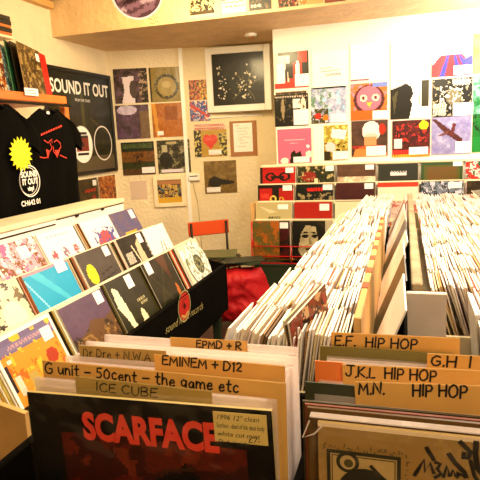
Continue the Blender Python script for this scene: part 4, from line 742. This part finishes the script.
# large sleeves shingled along the partition
random.seed(4)
LS = ['fbf4ec', '1c180e', 'f4e8dc', 'f8f0e8', '1a160c', 'e8d4b8', 'fbf4ec', 'a0502c', 'f6ece0']
for k in range(9):
    y = 1.30+.24*k
    b = MB().box((0, 0, .115), (.28, .004, .23), LS[k]).build('large_sleeve', M['gloss'], None, (-.080, y, .868), (.36+.05*random.random(), .04*random.uniform(-1, 1), PI/2+.02)); tag(b, ['white', 'black', 'ivory', 'white', 'black', 'tan', 'white', 'rust red', 'ivory'][k]+' large sleeve leaning along the partition, '+['nearest the camera', 'second from the near end', 'third from the near end', 'fourth from the near end', 'in the middle', 'sixth from the near end', 'third from the far end', 'second from the far end', 'farthest away'][k], 'record', 'large sleeves leaning along the partition')
# displaced single in the near row and fanned ones
o = record('single with an orange and brown picture standing skewed out of the nearest row', ['8a5c38', ('m',5,'c8542c',3,.9), ('n',6,.15,'e8c8a0',6), ('n',7,.2,'3c2414',8)], (-.185, 1.15, .925), (.0, -.22, 1.28), None, None, .18, .18, 24, 'single_sleeve', 'single')
for k in range(2):
    b = MB().box((0, 0, .09), (.18, .004, .18), ['5c4424', 'd8c8a0'][k]).build('single_sleeve', M['print_'], None, (-.193-.008*k, 1.153+.003*k, .92), (.0, -.22+.04*k, 1.30)); tag(b, ['brown single right behind the skewed picture single', 'tan single second behind the skewed picture single'][k], 'single')
for k in range(5):
    b = MB().box((0, 0, .09), (.18, .0035, .18), ['3c3018', 'c89c60', '5c4424', 'd8b878', '241c10'][k]).build('single_sleeve', M['print_'], None, (-.20+.014*k, 1.95, .885), (.28-.08*k, 0, PI/2-.12)); tag(b, 'dark sleeve in the small fan sticking up among the left singles', 'single', 'fan of dark singles in the left block')
o = record('dark green picture sleeve lying tilted on the right hand singles', ['28300f', ('m',5,'5c5828',3,.7)], (.52, 2.6, 1.06), (-1.15, 0, .5), None, None, .25, .25, 20)
# ------------------------------------------------------------------ foreground hip hop bin
fb = tag(empty('record_bin', (0, 0, 0)), 'wooden browser bin in the foreground holding the hip hop records', 'record bin')
MB().bevbox((-.05, .70, .815), (1.0, .44, .02), .003).build('base', M['darkwood'], fb)
for x in (-.52, -.121, .262): MB().bevbox((x, .70, .93), (.014, .40, .21), .003).build('divider_panel', M['darkwood'], fb)
for y in (.50, .90): MB().bevbox((-.13, y, .91), (.78, .014, .17), .003).build('end_panel', M['darkwood'], fb)
for x in (-.5, .24):
    for y in (.52, .88): MB().bevbox((x, y, .40), (.05, .05, .80), .004).build('leg', M['darkwood'], fb)
random.seed(21)
FP = ['fbe8ea', 'f4e4d8', 'f8f0ee', 'efd8c0', 'f6e4e8', 'e8d0b0', 'fbf2f0', '5c4c20', 'f8e8ec', 'e0c8a0']
FPN = ['pale pink', 'cream', 'white', 'tan', 'pale pink', 'tan', 'white', 'olive', 'pale pink', 'tan']
def fgrecs(x0, y0, y1, n, z, label, group, cards):
    for k in range(n):
        y = y0+(y1-y0)*k/(n-1)
        if any(abs(y-d_) < .0036 for d_ in cards): continue
        xx = x0+random.uniform(-.006, .006); zz = z+random.uniform(-.010, .006)
        r_ = empty('record_in_polythene', (xx, y, .835), 0, (random.uniform(-.008, .004), 0, random.uniform(-.008, .008))); tag(r_, 'x', 'record', group)
        ci = random.randrange(len(FP)); MB().box((0, 0, (zz-.835-.006)/2), (.312, .0035, zz-.835-.006), FP[ci]).build('sleeve', M['print_'], r_)
        sec = sum(y > d_ for d_ in cards); r_['label'] = FPN[ci]+' record in clear polythene '+label[sec]
        ph = MB(); hh = zz-.835+.004
        for s_ in (-1, 1): ph.quad([(-.162, s_*.0028, 0), (.162, s_*.0028, 0), (.162, s_*.0028, hh), (-.162, s_*.0028, hh)])
        ph.quad([(-.162, -.0028, hh), (.162, -.0028, hh), (.162, .0028, hh), (-.162, .0028, hh)]); ph.build('plastic_sleeve', M['haze'], r_)
fgrecs(-.312, .583, .755, 20, 1.139, ['in front of the ICE CUBE card', 'between the ICE CUBE and G unit cards', 'between the G unit and EMINEM cards', 'between the EMINEM and Dr Dre cards', 'between the Dr Dre and EPMD cards', 'behind the EPMD card'], 'records filed in the left column of the hip hop bin', (.575, .60, .64, .665, .745))
fgrecs(.062, .586, .76, 20, 1.138, ['in front of the M.N. card', 'between the M.N. and J.K.L cards', 'between the J.K.L and G.H.I cards', 'between the G.H.I and E.F. cards', 'behind the E.F. card'], 'records filed in the right column of the hip hop bin', (.605, .655, .695, .75))
def divider(label, xa, ya, xb, yb, Y, m_, writing, size, tx, ty, tw, hh=.19, pen=.0025):
    a, b = at(xa, ya, 1, Y), at(xb, yb, 1, Y); w = b.x-a.x; ang = math.atan2(b.z-a.z, w)
    d = tag(empty('divider_card', ((a.x+b.x)/2+hh*math.sin(ang), Y, (a.z+b.z)/2-hh), 0, (0, -ang, 0)), label, 'divider card', 'lettered divider cards in the hip hop bin')
    MB().bevbox((0, 0, hh/2), (w, .0022, hh), .0007).build('card', m_, d)
    p = Euler((0, ang, 0)).to_matrix() @ (at(tx, ty, 1, Y)-d.location)
    p2 = at(tx+tw, ty, 1, Y); marker(d, writing, size*.74, p.x, p.z, -.0016, (p2-at(tx, ty, 1, Y)).length, pen)
    return d
divider('tan divider card marked EMINEM + D12', 154, 354, 285, 366, .64, M['card'], 'EMINEM + D12', .0175, 163, 364, 80)
divider('pale divider card marked Dr DRE + N.W.A', 79, 345, 166, 351, .665, M['card2'], 'Dr Dre + N.W.A', .017, 84, 356, 68, pen=.0014)
divider('tan divider card marked EPMD at the back of the left column', 170, 337, 247, 341, .745, M['card'], 'EPMD + R', .016, 197, 347, 46)
divider('long tan divider card marked G unit - 50cent - the game etc', 42, 360, 286, 383, .60, M['card'], 'G unit - 50cent - the game etc', .021, 46, 372.5, 193)
divider('olive divider card marked ICE CUBE just behind the front record', 75, 376, 212, 391, .575, M['card2'], 'ICE CUBE', .0165, 97, 390, 62, pen=.0018)
divider('tan divider card marked E.F. HIP HOP', 331, 332, 460, 338, .75, M['card'], 'E.F.  HIP HOP', .0195, 335, 345, 84, pen=.0026)
divider('tan divider card marked G.H.I. at the right edge', 427, 353, 500, 357, .695, M['card'], 'G.H  I', .019, 431, 365, 42, pen=.0026)
divider('tan divider card marked J.K.L HIP HOP', 342, 364, 495, 371, .655, M['card'], 'J.K.L  HIP HOP', .0185, 346, 376, 92, pen=.0024)
divider('tan divider card marked M.N. HIP HOP', 354, 381, 500, 386, .605, M['card'], 'M.N.      HIP HOP', .0195, 359, 393, 110, pen=.0024)
# small coloured cards peeking up behind
for lab, xa, ya, xb, yb, Y, cl in (('orange card peeking up left of the J.K.L divider', 315, 361, 343, 362, .665, 'd8742c'), ('dark green sleeve top behind the M.N. divider', 305, 381, 356, 386, .612, '2c3018'), ('olive green sleeve top behind the E.F. divider', 320, 347, 455, 353, .742, '6c6428')):
    a, b = at(xa, ya, 1, Y), at(xb, yb, 1, Y)
    o = MB().box((0, 0, -.08), (b.x-a.x, .002, .16), cl).build('filed_sleeve', M['print_'], None, ((a.x+b.x)/2, Y, (a.z+b.z)/2)); tag(o, lab, 'record')
# front left record
YS = .556
a, b = at(28, 391, 1, YS), at(272, 410, 1, YS); zt = (a.z+b.z)/2; wS = b.x-a.x
sa = math.atan2(b.z-a.z, wS)
sc = tag(empty('front_record', ((a.x+b.x)/2+.315*math.sin(sa), YS, zt-.315), 0, (0, -math.atan2(b.z-a.z, wS), 0)), 'black record sleeve with large red capitals in the front left of the bin', 'record')
link('sleeve', cover_mesh('sleeve', ['120e06', ('r',.13,.17,.9,1,'5a2010'), ('nr',.13,.17,.9,1,3,.05,'7c3016',3), ('nr',.13,.17,.9,1,4,.2,'94441c',5), ('p',[(.4,.6),(.5,.35),(.66,.25),(.8,.4),(.88,.6),(.9,1),(.3,1)],'140a05'), ('l',.55,.3,.68,.27,.008,'5c3a1c'), ('r',.12,.16,.91,.17,'3c2410'), ('m',26,'000000',7,.15)], wS, .315, .005, 64, M['gloss'], edge='c8b070'), sc)
p1, p2 = at(86, 437, 1, YS), at(221, 449, 1, YS); p1 = Euler((0, sa, 0)).to_matrix() @ (p1-sc.location)+sc.location; p2.x = p1.x+(at(221, 449, 1, YS)-at(86, 437, 1, YS)).length
tm = text_mesh('SCARFACE', .05, M['redink'], bold=.0024); xs = [v.co.x for v in tm.vertices]; tw = max(xs)-min(xs)
lt = link('title_lettering', tm, sc, (p1.x-sc.location.x, -.0035, p1.z-sc.location.z+.001), (0, 0, 0)); lt.scale = ((p2.x-p1.x)/tw, 1, 1.0)
# handwritten price card
a, b = at(213, 409, 1, YS-.0055), at(268, 448, 1, YS-.0055)
pc = MB().box((0, 0, 0), (b.x-a.x, .001, a.z-b.z-.004), 'd8bc6c').build('price_card', M['print_'], sc, Euler((0, sa, 0)).to_matrix() @ (Vector(((a.x+b.x)/2, YS-.0055, (a.z+b.z)/2))-sc.location))
hw_, hh_ = (b.x-a.x)/2, (a.z-b.z)/2
for i, s_ in enumerate(('1996 12" clean', 'Scarface - dead of the dead body', 'white cut mint', 'Dub inside')):
    tm = text_mesh(s_, .0088, M['blackm'], shear=.25); xs = [v.co.x for v in tm.vertices]; q_ = min(1, (2*hw_-.006)/(max(xs)-min(xs)))
    l_ = link('handwriting', tm, pc, (-hw_+.003, -.0008, hh_-.011-.0105*i)); l_.scale = (q_, 1, 1)
text(pc, '£7-', .011, M['blackm'], hw_-.024, -hh_+.004, -.0008, shear=.2, name='handwriting')
ph = MB()
for s_ in (-1, 1): ph.quad([(-.164, s_*.0068, 0), (.164, s_*.0068, 0), (.164, s_*.0068, .321), (-.164, s_*.0068, .321)])
ph.build('plastic_sleeve', M['clear'], sc)
MB().box((-wS/2-.005, 0, .158), (.002, .008, .318)).build('sleeve_seam', M['clear'], sc); MB().box((wS/2+.009, 0, .158), (.002, .008, .318)).build('sleeve_seam', M['clear'], sc); MB().box((0, 0, .321), (.328, .010, .0015)).build('sleeve_mouth', M['clear'], sc)
# front right record, beige with graffiti
a, b = at(318, 421, 1, YS), at(480, 425, 1, YS); ang = math.atan2(b.z-a.z, b.x-a.x); wS = .315
gr = tag(empty('front_record', (a.x+wS/2, YS, a.z-.315), 0, (0, 0, 0)), 'beige record sleeve with black graffiti writing in the front right of the bin', 'record')
link('sleeve', cover_mesh('sleeve', ['c4a672', ('m',6,'b89a62',3,.6), ('m',22,'a08450',5,.25), ('r',.03,.05,.42,.9,'b4945c'), ('r',0,0,1,.012,'f0dcc0')], wS, .315, .005, 50, M['gloss'], edge='c8a868'), gr)
def gp(x, y): q_ = at(x, y, 1, YS); return (q_.x-gr.location.x, q_.z-gr.location.z)
mb = MB()
def gs(pts, w): mb.stroke([gp(*p) for p in pts], w, -.0034-.0001*len(mb.f) % .0006, '17150a')
for pts, w in (([(426,445),(428,449),(432,455),(434,459)], .0045), ([(414,474),(418,468),(424,458),(425,470),(430,461),(434,472)], .004), ([(434,460),(440,462),(437,467),(441,472),(434,476)], .004), ([(443,476),(447,464),(449,475)], .0035), ([(450,474),(453,468),(455,474),(458,470)], .0035),
    ([(448,451),(455,461),(464,470),(466,476)], .005), ([(466,476),(460,472),(456,476)], .003), ([(459,439),(466,446),(470,450),(468,456),(463,456),(464,450)], .005), ([(476,439),(475,452),(477,466),(483,474)], .0055), ([(470,458),(474,474),(478,480)], .004)): gs(pts, w)
mb.build('graffiti', M['print_'], gr)
mb = MB(); fx0, fz1 = gp(327, 447); fx1, _ = gp(401, 450); z_b = fz1-.10
def rect(x0, z0, x1, z1, y, col): mb.quad([(x0, y, z0), (x1, y, z0), (x1, y, z1), (x0, y, z1)], col)
rect(fx0, z_b, fx1, fz1, -.0032, '2a2814'); rect(fx0+.004, z_b+.004, fx1-.004, fz1-.004, -.0036, 'b09258'); rect(fx0+.0055, z_b+.0055, fx1-.0055, fz1-.0055, -.0038, '2a2814'); rect(fx0+.0065, z_b+.0065, fx1-.0065, fz1-.0065, -.0040, 'b89a60')
cx_, cz_ = gp(348, 460); mb.disc((cx_, cz_), .0125, y=-.0043, col='2a2814'); mb.disc((cx_, cz_), .0085, y=-.0046, col='b89a60'); mb.disc((cx_+.001, cz_-.001), .005, y=-.0048, col='4c4420')
cx_, cz_ = gp(366, 492); mb.disc((cx_, cz_), .031, y=-.0044, col='221f10'); mb.stroke([(cx_+.005, cz_+.036), (cx_+.02, cz_+.02), (cx_+.034, cz_+.004)], .004, -.0047, '221f10')
random.seed(2)
for k in range(46):
    t_ = k/45; x_, z_ = (fx0-.004+(fx1-fx0+.012)*t_*1.6, fz1+.003) if t_ < .6 else (fx1+.006, fz1-(t_-.6)*.22)
    x_ = min(x_, fx1+.006); mb.stroke([(x_, z_), (x_+random.uniform(-.004, .004), z_+random.uniform(-.004, .005))], .0012, -.0036, '5c4c24')
mb.build('framed_drawing', M['print_'], gr)
ph = MB()
for s_ in (-1, 1): ph.quad([(-.166, s_*.0066, 0), (.166, s_*.0066, 0), (.166, s_*.0066, .322), (-.166, s_*.0066, .322)])
ph.build('plastic_sleeve', M['clear'], gr)
MB().tube([(-.166, -.006, .318), (-.173, -.012, .300), (-.160, -.012, .306), (-.150, -.008, .316)], .0010, 6).build('torn_corner', M['haze'], gr)
MB().box((0, 0, .322), (.332, .010, .0015)).build('sleeve_mouth', M['haze'], gr)
for k, cl in enumerate(('5c4018', '7c3c24', '3c3418')):
    o = MB().box((0, 0, .155), (.314, .004, .31), cl).build('record_sleeve', M['gloss'], None, (gr.location.x-.014-.004*k, YS+.012+.007*k, .838)); tag(o, ['brown', 'rust', 'dark olive'][k]+' sleeve filed directly behind the graffiti sleeve', 'record', 'dark sleeves behind the graffiti record')
